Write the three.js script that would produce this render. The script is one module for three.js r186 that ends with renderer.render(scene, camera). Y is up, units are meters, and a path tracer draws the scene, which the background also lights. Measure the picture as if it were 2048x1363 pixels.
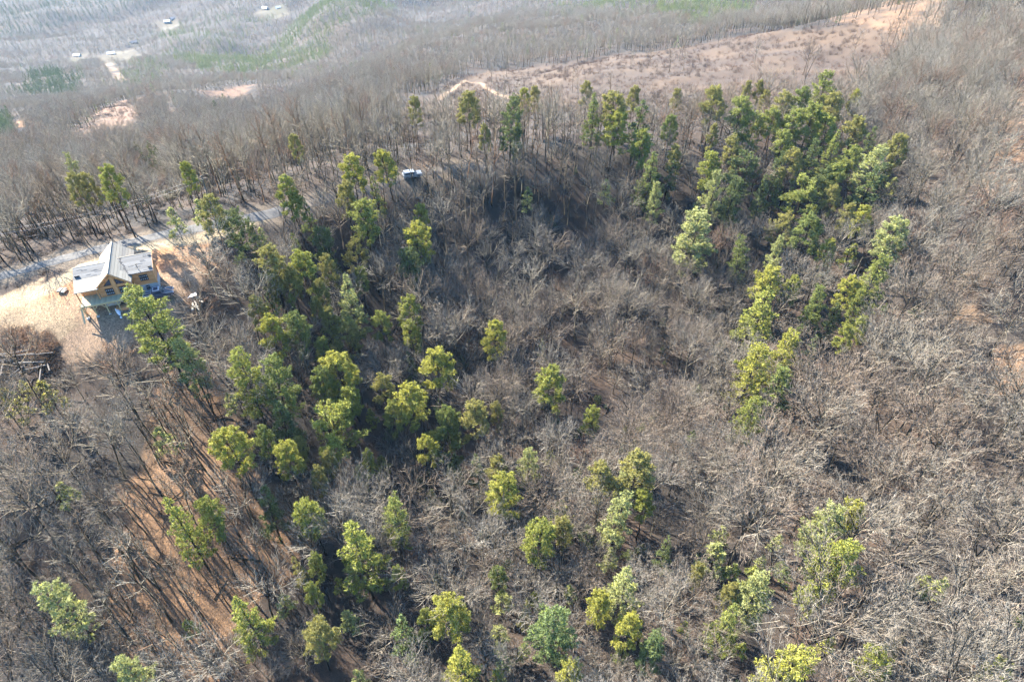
import * as THREE from 'three';
import { mergeGeometries } from 'three/addons/utils/BufferGeometryUtils.js';
import { RoundedBoxGeometry } from 'three/addons/geometries/RoundedBoxGeometry.js';
import { Sky } from 'three/addons/objects/Sky.js';

// ---------------------------------------------------------------- camera, sky, sun, exposure
const EYE = 100, PITCH = 43 * Math.PI / 180, FPX = 1365;      // a drone 80 m over the ridge, 24 mm lens
const scene = new THREE.Scene();
const camera = new THREE.PerspectiveCamera(2 * Math.atan(681.5 / FPX) * 180 / Math.PI, 2048 / 1363, 1, 9000);
camera.position.set(0, EYE, 0);
camera.rotation.set(-PITCH, 0, 0);
const renderer = new THREE.WebGLRenderer({ antialias: true });
renderer.toneMapping = THREE.LinearToneMapping;
renderer.toneMappingExposure = 6.8;
renderer.shadowMap.enabled = true;
const SUN = new THREE.Vector3(-0.585, 0.605, -0.535).normalize();
const sky = new Sky();
sky.scale.setScalar(8000);
sky.material.uniforms.sunPosition.value.copy(SUN);
sky.material.uniforms.turbidity.value = 3;
sky.material.uniforms.rayleigh.value = 2.2;
sky.material.uniforms.mieCoefficient.value = 0.004;
sky.material.uniforms.mieDirectionalG.value = 0.8;
sky.name = 'sky';
scene.add(sky);
scene.environmentIntensity = 0.1;
const sun = new THREE.DirectionalLight(new THREE.Color(1, 0.92, 0.79), 5);
sun.name = 'sun';
sun.position.copy(SUN).multiplyScalar(600).add(new THREE.Vector3(0, 10, -150));
sun.target.position.set(0, 10, -150);
sun.castShadow = true;
sun.shadow.mapSize.set(4096, 4096);
Object.assign(sun.shadow.camera, { left: -350, right: 350, top: 350, bottom: -350, near: 50, far: 1500 });
scene.add(sun, sun.target);
scene.fog = new THREE.FogExp2(new THREE.Color(0.46, 0.71, 1.0), 0.00005);

// ---------------------------------------------------------------- small tools
function rng(seed) { let a = seed >>> 0; return () => { a = (a + 0x6D2B79F5) | 0; let t = Math.imul(a ^ (a >>> 15), 1 | a); t = (t + Math.imul(t ^ (t >>> 7), 61 | t)) ^ t; return ((t ^ (t >>> 14)) >>> 0) / 4294967296; }; }
const V = (x, y, z) => new THREE.Vector3(x, y, z);
const C = (r, g, b) => new THREE.Color().setRGB(r, g, b);
const lerp = THREE.MathUtils.lerp, clamp = THREE.MathUtils.clamp, smooth = THREE.MathUtils.smoothstep;
const used = new Map();
function numbered(n) { const k = used.get(n) ?? 0; used.set(n, k + 1); return k ? n + '_' + String(k).padStart(3, '0') : n; }
function tag(o, label, category, group, kind) { if (label) o.userData.label = label; if (category) o.userData.category = category; if (group) o.userData.group = group; if (kind) o.userData.kind = kind; return o; }
function shade(o) { o.castShadow = true; o.receiveShadow = true; return o; }
function thing(name, label, category, pos = [0, 0, 0], turn = 0, group) { const g = new THREE.Group(); g.name = numbered(name); g.position.set(...pos); g.rotation.y = turn; tag(g, label, category, group); scene.add(g); return g; }
function part(name, geo, mat, parent) { const m = shade(new THREE.Mesh(geo, mat)); m.name = name; parent.add(m); return m; }
function std(r, g, b, rough = 0.9, more = {}) { return new THREE.MeshStandardMaterial({ color: C(r, g, b), roughness: rough, ...more }); }
function boxAt(w, h, d, x, y, z) { const g = new THREE.BoxGeometry(w, h, d); g.translate(x, y, z); return g; }
// value noise
const NP = (() => { const r = rng(77), a = new Float32Array(65536); for (let i = 0; i < a.length; i++) a[i] = r(); return a; })();
function vn(x, y) { const ix = Math.floor(x), iy = Math.floor(y), fx = x - ix, fy = y - iy, u = fx * fx * (3 - 2 * fx), v = fy * fy * (3 - 2 * fy), h = (a, b) => NP[((a & 255) << 8) | (b & 255)]; return lerp(lerp(h(ix, iy), h(ix + 1, iy), u), lerp(h(ix, iy + 1), h(ix + 1, iy + 1), u), v); }
function fbm(x, y, o = 4) { let s = 0, a = 0.5, t = 0; for (let i = 0; i < o; i++) { s += a * vn(x, y); t += a; a *= 0.5; x = x * 2.03 + 17.3; y = y * 2.03 + 5.1; } return s / t; }

// mesh builder
class MB {
  constructor(colored) { this.p = []; this.n = []; this.i = []; this.c = colored ? [] : null; this.uv = []; }
  get tris() { return this.i.length / 3; }
  tube(pts, rad, sides, col) {
    const base = this.p.length / 3, N = pts.length, d = V(), a = V(), b = V(), q = V();
    for (let k = 0; k < N; k++) {
      d.subVectors(pts[Math.min(k + 1, N - 1)], pts[Math.max(k - 1, 0)]).normalize();
      a.set(Math.abs(d.y) > 0.9 ? 1 : 0, Math.abs(d.y) > 0.9 ? 0 : 1, 0).cross(d).normalize(); b.crossVectors(d, a);
      for (let s = 0; s < sides; s++) { const t = s / sides * 2 * Math.PI, cx = Math.cos(t), sy = Math.sin(t); q.set(a.x * cx + b.x * sy, a.y * cx + b.y * sy, a.z * cx + b.z * sy); this.p.push(pts[k].x + q.x * rad[k], pts[k].y + q.y * rad[k], pts[k].z + q.z * rad[k]); this.n.push(q.x, q.y, q.z); this.uv.push(s / sides, k); if (this.c) this.c.push(...col); }
      if (k) for (let s = 0; s < sides; s++) { const s2 = (s + 1) % sides, o = base + (k - 1) * sides, u = base + k * sides; this.i.push(o + s, u + s, o + s2, o + s2, u + s, u + s2); }
    }
  }
  tri(a, b, c, col, nn) {
    const base = this.p.length / 3, n = nn ?? V().subVectors(b, a).cross(V().subVectors(c, a)).normalize();
    for (const v of [a, b, c]) { this.p.push(v.x, v.y, v.z); this.n.push(n.x, n.y, n.z); this.uv.push(0, 0); if (this.c) this.c.push(...col); }
    this.i.push(base, base + 1, base + 2);
  }
  geo() {
    const g = new THREE.BufferGeometry();
    g.setAttribute('position', new THREE.BufferAttribute(new Float32Array(this.p), 3));
    g.setAttribute('normal', new THREE.BufferAttribute(new Float32Array(this.n), 3));
    g.setAttribute('uv', new THREE.BufferAttribute(new Float32Array(this.uv), 2));
    if (this.c) g.setAttribute('color', new THREE.BufferAttribute(new Float32Array(this.c), 3));
    g.setIndex(this.i); return g;
  }
}

// ---------------------------------------------------------------- lie of the land, surveyed by sighting: (bearing across, bearing down, metres below the drone)
const sinP = Math.sin(PITCH), cosP = Math.cos(PITCH);
function sight(u, v) { const up = 681.5 - v; return [u - 1024, up * cosP - FPX * sinP, up * sinP + FPX * cosP]; }   // x, y, forward
function toView(x, y, d) { const r = y - EYE, up = d * sinP + r * cosP, z = d * cosP - r * sinP; return [1024 + FPX * x / z, 681.5 - FPX * up / z, z]; }
const SURVEY = [
  [-250, 700, 83], [-250, 1300, 92], [1024, 1800, 98], [300, 1800, 95], [1800, 1800, 98], [2400, 1000, 92], [2400, 400, 76],
  [0, 600, 79.6], [60, 560, 79], [110, 640, 80], [50, 750, 84.5], [160, 700, 83.5], [300, 800, 86], [500, 800, 89], [100, 1000, 88], [300, 1050, 89], [500, 1000, 92], [0, 1340, 91], [400, 1340, 94], [650, 1000, 96], [600, 700, 91], [450, 650, 85], [400, 560, 79.5], [700, 1340, 97.5], [800, 1000, 101], [750, 850, 100], [900, 700, 103], [700, 560, 93], [600, 500, 84.5], [900, 500, 98], [1100, 500, 106], [1200, 700, 110], [1000, 850, 107], [1000, 1000, 104], [1000, 1340, 98], [1300, 1200, 101], [1500, 1340, 98], [1350, 950, 107], [1500, 750, 110], [1500, 550, 107], [1750, 800, 105], [1800, 1000, 103], [1800, 1250, 99], [2040, 1340, 96], [2040, 1000, 97], [2040, 750, 92], [1900, 600, 94], [2040, 500, 87], [1800, 450, 95], [1700, 600, 101], [1300, 450, 102], [1600, 420, 97], [1400, 350, 94], [1250, 330, 92],
  [310, 480, 78.2], [200, 505, 77.8], [90, 530, 78.5], [500, 440, 80], [600, 410, 81.5], [680, 390, 83], [825, 350, 86], [1000, 340, 88], [1120, 335, 90],
  [0, 520, 82], [50, 440, 95], [200, 400, 99], [0, 350, 125], [300, 380, 104], [450, 370, 93], [500, 340, 104], [400, 330, 121], [700, 290, 103], [900, 280, 104], [650, 250, 130], [800, 220, 145], [1000, 280, 97], [1000, 240, 112], [1200, 250, 98], [1200, 200, 124], [1400, 240, 94], [1500, 200, 108], [1600, 210, 94], [1700, 200, 96], [1700, 150, 112], [1750, 290, 92], [1850, 210, 90], [2040, 200, 83], [2040, 300, 83],
  [800, 190, 158], [1000, 170, 168], [1000, 130, 188], [1200, 150, 152], [1300, 110, 168], [1500, 130, 132], [1600, 70, 148], [1400, 80, 172], [1750, 40, 134], [1900, 60, 112], [2040, 20, 108],
  [900, 110, 218], [700, 180, 195], [540, 95, 395], [880, 90, 212], [900, 40, 390], [500, 220, 235], [600, 280, 145], [400, 280, 170], [250, 250, 192], [100, 330, 170], [0, 300, 212], [230, 200, 265], [0, 220, 285], [400, 170, 300], [600, 150, 290], [200, 110, 390], [0, 120, 400], [450, 100, 390], [640, 34, 345], [720, 5, 335], [800, 60, 400], [1000, 15, 390], [1000, 52, 265], [1200, 40, 230], [1400, 25, 220], [1550, 20, 198], [0, 0, 450], [200, 20, 465], [400, 10, 450], [0, -150, 430], [500, -150, 430], [1024, -150, 400], [2048, -120, 190],
];
function warp(x, d) { const r = Math.hypot(x, d) + 1e-6, k = Math.log(1 + r / 130) / r; return [x * k, d * k]; }
const knots = SURVEY.map(([u, v, drop]) => { const r = sight(u, v), k = -drop / r[1]; return [r[0] * k, r[2] * k, EYE - drop]; });
// the house stands on a levelled pad
const HX = -75.13, HY = EYE - 76.73, HD = 90.92, HT = 0.34;
function house(X, Z) { return [HX + X * Math.cos(HT) - Z * Math.sin(HT), HD + X * Math.sin(HT) + Z * Math.cos(HT)]; }
for (const [X, Z, y] of [[-4, -1, -2.6], [1, -1.5, -2.6], [6, -1.5, -2.6], [11, 0.5, -2.6], [16, 0, -2.7], [15, 5, -1.9], [14, 10, -0.9], [5, 13, -0.7], [-4, 10, -0.8], [-5, 5, -1.4], [5, 3, -2.5], [5, 7, -1.6]]) { const [x, d] = house(X, Z); knots.push([x, d, HY + y]); }
knots.push([-2600, 3000, -300], [0, 3400, -280], [2200, 2600, -60], [-2600, 600, -260], [2200, 500, 20], [-700, 40, -60], [700, 40, 20], [0, -120, 4], [-200, -60, 10], [200, -60, 8], [-260, 150, -20], [260, 150, 25]);
const RBF = (() => {
  const n = knots.length, W = knots.map(([x, d]) => warp(x, d)), M = [], U = (r2) => r2 < 1e-12 ? 0 : 0.5 * r2 * Math.log(r2);
  for (let i = 0; i < n; i++) { const row = new Float64Array(n + 4); for (let j = 0; j < n; j++) row[j] = U((W[i][0] - W[j][0]) ** 2 + (W[i][1] - W[j][1]) ** 2); row[i] += 0.0016; row[n] = 1; row[n + 1] = W[i][0]; row[n + 2] = W[i][1]; row[n + 3] = knots[i][2]; M.push(row); }
  for (let k = 0; k < 3; k++) { const row = new Float64Array(n + 4); for (let j = 0; j < n; j++) row[j] = k === 0 ? 1 : W[j][k - 1]; M.push(row); }
  const N = n + 3;
  for (let c = 0; c < N; c++) { let p = c; for (let r = c + 1; r < N; r++) if (Math.abs(M[r][c]) > Math.abs(M[p][c])) p = r; [M[c], M[p]] = [M[p], M[c]]; for (let r = 0; r < N; r++) if (r !== c) { const f = M[r][c] / M[c][c]; if (f) for (let k = c; k <= N; k++) M[r][k] -= f * M[c][k]; } }
  const w = M.map((row, i) => row[N] / row[i]);
  return (x, d) => { const [a, b] = warp(x, d); let s = w[n] + w[n + 1] * a + w[n + 2] * b; for (let j = 0; j < n; j++) { const r2 = (a - W[j][0]) ** 2 + (b - W[j][1]) ** 2; if (r2 > 1e-12) s += w[j] * 0.5 * r2 * Math.log(r2); } return s; };
})();
const xs = [], ds = [];
{
  const half = []; let x = 0; while (x < 3000) { half.push(x); x += x < 110 ? 1 : 1 + (x - 110) * 0.03; }
  for (let i = half.length - 1; i > 0; i--) xs.push(-half[i]); xs.push(...half);
  let d = -30; while (d < 3600) { ds.push(d); d += d < 170 ? 1 : 1 + (d - 170) * 0.015; }
}
const NX = xs.length, ND = ds.length, GH = new Float32Array(NX * ND);
for (let j = 0; j < ND; j++) for (let i = 0; i < NX; i++) {
  const x = xs[i], d = ds[j], far = smooth(Math.hypot(x, d), 150, 700), [hx, hd] = house(6, 3), pad = smooth(Math.hypot(x - hx, d - hd), 10, 22);
  GH[j * NX + i] = RBF(x, d) + pad * ((fbm(x / 14 + 40, d / 14 + 9, 4) - 0.5) * 2.0 + far * (fbm(x / 130 + 3, d / 130 + 7, 3) - 0.5) * 46);
}
function find(a, v) { let lo = 0, hi = a.length - 2; while (lo < hi) { const m = (lo + hi + 1) >> 1; if (a[m] <= v) lo = m; else hi = m - 1; } return lo; }
function land(x, d) { const i = find(xs, x), j = find(ds, d), fx = clamp((x - xs[i]) / (xs[i + 1] - xs[i]), 0, 1), fd = clamp((d - ds[j]) / (ds[j + 1] - ds[j]), 0, 1), k = j * NX + i; return lerp(lerp(GH[k], GH[k + 1], fx), lerp(GH[k + NX], GH[k + NX + 1], fx), fd); }
// the place that lies in that direction, h metres above the ground
function place(u, v, h = 0) {
  const r = sight(u, v); let t0 = 20 / FPX, t = t0;
  for (let k = 0; k < 3000; k++) { const y = EYE + r[1] * t; if (y < land(r[0] * t, r[2] * t) + h) break; t0 = t; t *= 1.006; }
  for (let k = 0; k < 14; k++) { const m = (t0 + t) / 2; if (EYE + r[1] * m < land(r[0] * m, r[2] * m) + h) t = m; else t0 = m; }
  return [r[0] * t, r[2] * t];
}
const P3 = (x, d, up = 0) => [x, land(x, d) + up, -d];
const field = (...pts) => pts.map(([u, v]) => place(u, v));
function within(poly, x, d) { let c = false; for (let i = 0, j = poly.length - 1; i < poly.length; j = i++) { const [xi, yi] = poly[i], [xj, yj] = poly[j]; if ((yi > d) !== (yj > d) && x < (xj - xi) * (d - yi) / (yj - yi) + xi) c = !c; } return c; }
function toPath(path, x, d) { let best = 1e9; for (let i = 1; i < path.length; i++) { const [ax, ay] = path[i - 1], [bx, by] = path[i], lx = bx - ax, ly = by - ay, t = clamp(((x - ax) * lx + (d - ay) * ly) / (lx * lx + ly * ly), 0, 1); best = Math.min(best, Math.hypot(x - ax - lx * t, d - ay - ly * t)); } return best; }

// ---------------------------------------------------------------- fields, tracks, road
const ROAD = field([-160, 600], [-60, 570], [0, 552], [70, 532], [140, 513], [200, 497], [260, 484], [320, 470], [400, 455], [470, 440], [520, 432], [570, 418], [640, 402], [700, 388], [760, 370], [815, 352], [870, 340], [930, 334], [985, 336]);
const DRIVE = field([-40, 612], [40, 596], [110, 570], [150, 545], [250, 502], [330, 488], [410, 476], [470, 452], [520, 434]);
const F = {
  straw: field([-120, 600], [0, 585], [100, 565], [150, 545], [165, 600], [180, 640], [150, 665], [100, 672], [40, 655], [-120, 690]),
  dirtRight: field([296, 500], [330, 490], [400, 480], [412, 520], [400, 570], [385, 620], [370, 650], [330, 660], [310, 600]),
  dirtFront: field([150, 560], [330, 590], [355, 650], [290, 680], [235, 705], [205, 722], [120, 716], [95, 680], [140, 650]),
  rust: field([0, 655], [70, 650], [115, 672], [105, 715], [60, 712], [0, 700]),
  clearing: field([740, 256], [800, 205], [870, 182], [930, 152], [1000, 138], [1060, 134], [1200, 118], [1330, 102], [1420, 88], [1500, 70], [1600, 56], [1700, 44], [1790, 34], [1840, 48], [1810, 130], [1720, 210], [1640, 246], [1500, 260], [1400, 266], [1240, 274], [1100, 288], [1000, 294], [900, 296], [820, 296], [740, 300]),
  leftField: field([185, 222], [250, 200], [300, 190], [332, 195], [300, 225], [290, 255], [306, 310], [262, 330], [190, 335], [105, 332], [125, 285], [190, 242]),
  farm: field([128, 118], [150, 108], [178, 106], [180, 122], [150, 132]), farm2: field([196, 112], [262, 96], [280, 112], [262, 130], [226, 128]),
  farmTop: field([310, 45], [355, 34], [362, 56], [322, 66]), farmTop2: field([505, 22], [565, 8], [580, 30], [525, 44]),
  leftDirt: field([26, 234], [76, 226], [70, 245], [56, 265], [56, 320], [36, 336], [20, 320], [40, 285]),
  red1: field([405, 182], [520, 168], [512, 212], [420, 220]), red2: field([338, 214], [366, 216], [366, 252], [340, 252]),
  strip: field([262, 318], [300, 306], [440, 322], [425, 370], [300, 372]),
  openRight: field([1985, 210], [2120, 120], [2120, 390], [1960, 385], [1985, 300]),
  openRight2: field([1990, 690], [2100, 680], [2100, 780], [2000, 790]), openTop: field([1650, 40], [1700, 4], [1860, -10], [1900, 40], [1850, 90], [1780, 60]), openRight3: field([1920, 620], [1985, 620], [1980, 650], [1920, 650]),
  slope: field([330, 760], [450, 780], [470, 900], [560, 960], [700, 960], [760, 1040], [650, 1090], [520, 1180], [440, 1340], [240, 1400], [200, 1180], [260, 960]),
  keepout: field([-150, 560], [0, 560], [100, 520], [330, 474], [420, 452], [470, 470], [430, 560], [420, 660], [395, 730], [330, 800], [150, 815], [-150, 830]),
  pad: field([150, 560], [210, 500], [330, 500], [345, 590], [345, 650], [230, 690], [150, 660]),
  plantA: field([320, 72], [440, 82], [560, 86], [690, 96], [650, 132], [520, 152], [400, 145], [340, 120]), plantB: field([510, 98], [590, 50], [640, 10], [680, -30], [800, -30], [740, 40], [640, 96]), plantC: field([1090, 18], [1250, -10], [1520, -6], [1510, 36], [1400, 58], [1250, 38]),
  plantD: field([-100, -40], [380, -40], [300, 18], [150, 46], [-100, 80]), plantE: field([46, 168], [90, 150], [150, 165], [150, 200], [62, 208]), plantF: field([-100, 232], [22, 250], [46, 290], [30, 325], [-100, 330]), plantG: field([350, 52], [480, 10], [560, 30], [500, 85], [400, 95]), plantH: field([185, 330], [260, 318], [268, 340], [195, 352]), plantI: field([230, 148], [310, 120], [330, 165], [270, 190]),
};
const TRACKS = [field([262, 240], [240, 258], [205, 265]), field([290, 256], [225, 275], [232, 290], [255, 305]), field([170, 290], [182, 308]), field([930, 162], [960, 166], [995, 190], [1020, 196]), field([190, 115], [205, 125], [225, 140], [240, 162]), field([880, 200], [905, 180], [930, 160]), field([300, 302], [310, 325]), field([55, 300], [45, 316])];

// colours of the ground: leaf litter (darkened to stand in for shade under the trees), bare earth, dead grass, cut-over brush
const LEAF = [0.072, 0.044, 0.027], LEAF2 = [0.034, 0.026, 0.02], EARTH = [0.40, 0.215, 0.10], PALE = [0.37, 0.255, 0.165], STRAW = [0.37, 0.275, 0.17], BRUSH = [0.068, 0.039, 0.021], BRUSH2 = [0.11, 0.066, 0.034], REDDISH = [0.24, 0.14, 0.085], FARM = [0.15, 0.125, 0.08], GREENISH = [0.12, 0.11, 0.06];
function groundColor(x, d, out) {
  const wx = x + (fbm(x / 5, d / 5, 3) - 0.5) * 7, wd = d + (fbm(x / 5 + 50, d / 5 + 20, 3) - 0.5) * 7, n = fbm(x / 9 + 3, d / 9, 4), m = fbm(x / 2.2, d / 2.2 + 30, 3);
  const mix = (a, b, t) => [lerp(a[0], b[0], t), lerp(a[1], b[1], t), lerp(a[2], b[2], t)], wf = 25, fx = x + (fbm(x / 60, d / 60, 3) - 0.5) * wf, fd = d + (fbm(x / 60 + 9, d / 60, 3) - 0.5) * wf;
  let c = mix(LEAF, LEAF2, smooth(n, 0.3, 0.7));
  const r = Math.hypot(x, d);
  if (r > 260) {
    if (within(F.clearing, fx, fd)) c = mix(BRUSH, BRUSH2, smooth(fbm(x / 25, d / 25, 4), 0.35, 0.65));
    else if (within(F.leftField, fx, fd)) c = mix(BRUSH2, REDDISH, smooth(fbm(x / 18, d / 18, 4), 0.4, 0.62));
    else if (within(F.farm, x, d) || within(F.farm2, x, d) || within(F.farmTop, x, d) || within(F.farmTop2, x, d)) c = mix(FARM, GREENISH, smooth(fbm(x / 30, d / 30, 3), 0.5, 0.75));
    else if (within(F.leftDirt, fx, fd)) c = EARTH; else if (within(F.red1, fx, fd) || within(F.red2, fx, fd) || within(F.strip, fx, fd)) c = REDDISH;
    for (const t of TRACKS) { const q = toPath(t, x, d), w = r > 700 ? 4 : 1.7; if (q < w) c = mix(c, [0.42, 0.28, 0.17], 1 - smooth(q, w * 0.5, w)); }
  }
  if (within(F.openRight, wx, wd) || within(F.openRight2, wx, wd) || within(F.openRight3, wx, wd) || within(F.openTop, wx, wd)) c = mix([0.23, 0.135, 0.072], [0.13, 0.085, 0.052], smooth(n, 0.42, 0.7));
  if (within(F.straw, wx, wd)) c = mix(STRAW, EARTH, smooth(n, 0.52, 0.7));
  if (within(F.dirtFront, wx, wd)) c = mix(PALE, EARTH, smooth(n, 0.5, 0.7));
  if (within(F.dirtRight, wx, wd)) c = mix(EARTH, PALE, smooth(n, 0.45, 0.65));
  if (within(F.rust, wx, wd)) c = mix([0.15, 0.105, 0.065], STRAW, smooth(fbm(x / 3, d / 3, 3), 0.36, 0.5));
  if (r < 200 && within(F.slope, wx, wd)) c = mix([0.27, 0.16, 0.085], [0.17, 0.105, 0.06], smooth(n, 0.4, 0.68));
  if (r < 420) { const q = toPath(ROAD, x, d); if (q < 6) c = mix(c, [0.17, 0.135, 0.10], 1 - smooth(q + m * 2, 4, 6)); const e = toPath(DRIVE, x, d); if (e < 2.6) c = mix(c, [0.42, 0.34, 0.22], 1 - smooth(e + m * 0.8, 1.7, 2.6)); }
  const k = 0.72 + 0.56 * m; out[0] = c[0] * k; out[1] = c[1] * k; out[2] = c[2] * k;
}
function noiseTexture(size, fn, srgb = true) { const a = new Uint8Array(size * size * 4), px = [0, 0, 0]; for (let y = 0; y < size; y++) for (let x = 0; x < size; x++) { fn(x, y, px); const k = (y * size + x) * 4; a[k] = px[0]; a[k + 1] = px[1]; a[k + 2] = px[2]; a[k + 3] = 255; } const t = new THREE.DataTexture(a, size, size); t.wrapS = t.wrapT = THREE.RepeatWrapping; t.magFilter = THREE.LinearFilter; t.minFilter = THREE.LinearMipmapLinearFilter; t.generateMipmaps = true; if (srgb) t.colorSpace = THREE.SRGBColorSpace; t.needsUpdate = true; return t; }
const litter = (() => { const r = rng(5), S = 512, a = new Float32Array(S * S).fill(178); for (let k = 0; k < 30000; k++) { const x = r() * S | 0, y = r() * S | 0, l = 2 + r() * 4 | 0, v = 100 + r() * 150, dx = r() < 0.5 ? 1 : 0; for (let q = 0; q < l; q++) for (let s = 0; s < 2; s++) a[((y + (dx ? s : q)) % S) * S + (x + (dx ? q : s)) % S] = v; } return noiseTexture(S, (x, y, p) => { const v = a[y * S + x]; p[0] = v; p[1] = v * 0.98; p[2] = v * 0.95; }); })();
const groundMat = new THREE.MeshStandardMaterial({ vertexColors: true, map: litter, roughness: 1 });
{
  const pos = new Float32Array(NX * ND * 3), col = new Float32Array(NX * ND * 3), uv = new Float32Array(NX * ND * 2), idx = new Uint32Array((NX - 1) * (ND - 1) * 6), c = [0, 0, 0];
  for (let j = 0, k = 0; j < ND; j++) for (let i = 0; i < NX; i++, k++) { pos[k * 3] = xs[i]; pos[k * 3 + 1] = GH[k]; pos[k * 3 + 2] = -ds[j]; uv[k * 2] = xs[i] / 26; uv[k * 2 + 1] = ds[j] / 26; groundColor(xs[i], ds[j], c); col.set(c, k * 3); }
  for (let j = 0, q = 0; j < ND - 1; j++) for (let i = 0; i < NX - 1; i++) { const a = j * NX + i, b = a + 1, e = a + NX, f = e + 1; idx.set([a, b, f, a, f, e], q); q += 6; }
  const g = new THREE.BufferGeometry(); g.setAttribute('position', new THREE.BufferAttribute(pos, 3)); g.setAttribute('color', new THREE.BufferAttribute(col, 3)); g.setAttribute('uv', new THREE.BufferAttribute(uv, 2)); g.setIndex(new THREE.BufferAttribute(idx, 1)); g.computeVertexNormals();
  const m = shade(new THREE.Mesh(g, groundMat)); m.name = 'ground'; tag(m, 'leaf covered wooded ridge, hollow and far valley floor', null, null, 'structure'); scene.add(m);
}
function ribbon(path, width, lift, name, label, mat, wob = 0.5) {
  const pts = new THREE.CatmullRomCurve3(path.map(([x, d]) => V(x, 0, -d))).getSpacedPoints(Math.round(path.length * 14)), p = [], uv = [], idx = [], K = 9;
  pts.forEach((q, k) => { const t = V().subVectors(pts[Math.min(k + 1, pts.length - 1)], pts[Math.max(k - 1, 0)]).normalize(), w = width * (1 + wob * (vn(k * 0.23, width) - 0.5)); for (let s = 0; s < K; s++) { const o = (s / (K - 1) - 0.5) * w, x = q.x - t.z * o, z = q.z + t.x * o; p.push(x, land(x, -z) + lift * (s === 0 || s === K - 1 ? 0.2 : 1), z); uv.push(x / 6, z / 6); } if (k) for (let s = 0; s < K - 1; s++) { const a = (k - 1) * K + s; idx.push(a, a + K, a + 1, a + 1, a + K, a + K + 1); } });
  const g = new THREE.BufferGeometry(); g.setAttribute('position', new THREE.BufferAttribute(new Float32Array(p), 3)); g.setAttribute('uv', new THREE.BufferAttribute(new Float32Array(uv), 2)); g.setIndex(idx); g.computeVertexNormals();
  if (g.attributes.normal.getY(20) < 0) { for (let i = 0; i < idx.length; i += 3) { const t = idx[i]; idx[i] = idx[i + 1]; idx[i + 1] = t; } g.setIndex(idx); g.computeVertexNormals(); }
  const m = shade(new THREE.Mesh(g, mat)); m.name = name; tag(m, label, null, null, 'structure'); scene.add(m);
}
const gravel = noiseTexture(256, (x, y, p) => { const v = 150 + 100 * NP[(x * 256 + y) & 65535] * (0.5 + 0.5 * vn(x / 9, y / 9)); p[0] = v; p[1] = v; p[2] = v; });
ribbon(ROAD.slice(0, 12), 3.4, 0.09, 'gravel_road', 'grey gravel road along the ridge behind the house', std(0.15, 0.145, 0.14, 1, { map: gravel }));
ribbon(ROAD.slice(11), 2.3, 0.08, 'dirt_track', 'pale dirt track along the ridge to the white vehicle', std(0.19, 0.155, 0.12, 1, { map: gravel }));

// ---------------------------------------------------------------- trees: generators
const UP = V(0, 1, 0);
function around(dir, angle, az) { const a = V(Math.abs(dir.y) > 0.9 ? 1 : 0, Math.abs(dir.y) > 0.9 ? 0 : 1, 0).cross(dir).normalize(), b = V().crossVectors(dir, a); return dir.clone().multiplyScalar(Math.cos(angle)).addScaledVector(a, Math.sin(angle) * Math.cos(az)).addScaledVector(b, Math.sin(angle) * Math.sin(az)).normalize(); }
function walk(r, start, dir, len, n, kink, rise) { const pts = [start.clone()], d = dir.clone(); for (let k = 0; k < n; k++) { d.x += (r() - 0.5) * kink; d.y += (r() - 0.5) * kink + rise; d.z += (r() - 0.5) * kink; d.normalize(); pts.push(pts[k].clone().addScaledVector(d, len / n)); } return pts; }
const radii = (n, a, b) => Array.from({ length: n + 1 }, (_, k) => lerp(a, b, k / n));
const on = (pts, t) => { const f = clamp(t, 0, 0.9999) * (pts.length - 1), k = Math.floor(f); return [pts[k].clone().lerp(pts[k + 1], f - k), V().subVectors(pts[k + 1], pts[k]).normalize()]; };
const PALE_WOOD = [1, 1, 1], FINE_WOOD = [0.43, 0.40, 0.375];
function twig(mb, r, s, d, len, w) { const side = around(d, Math.PI / 2, r() * 6.28), e = s.clone().addScaledVector(d, len).add(V((r() - 0.5) * len * 0.12, (r() - 0.3) * len * 0.12, (r() - 0.5) * len * 0.12)); mb.tri(s.clone().addScaledVector(side, w / 2), s.clone().addScaledVector(side, -w / 2), e, FINE_WOOD); }
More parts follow.
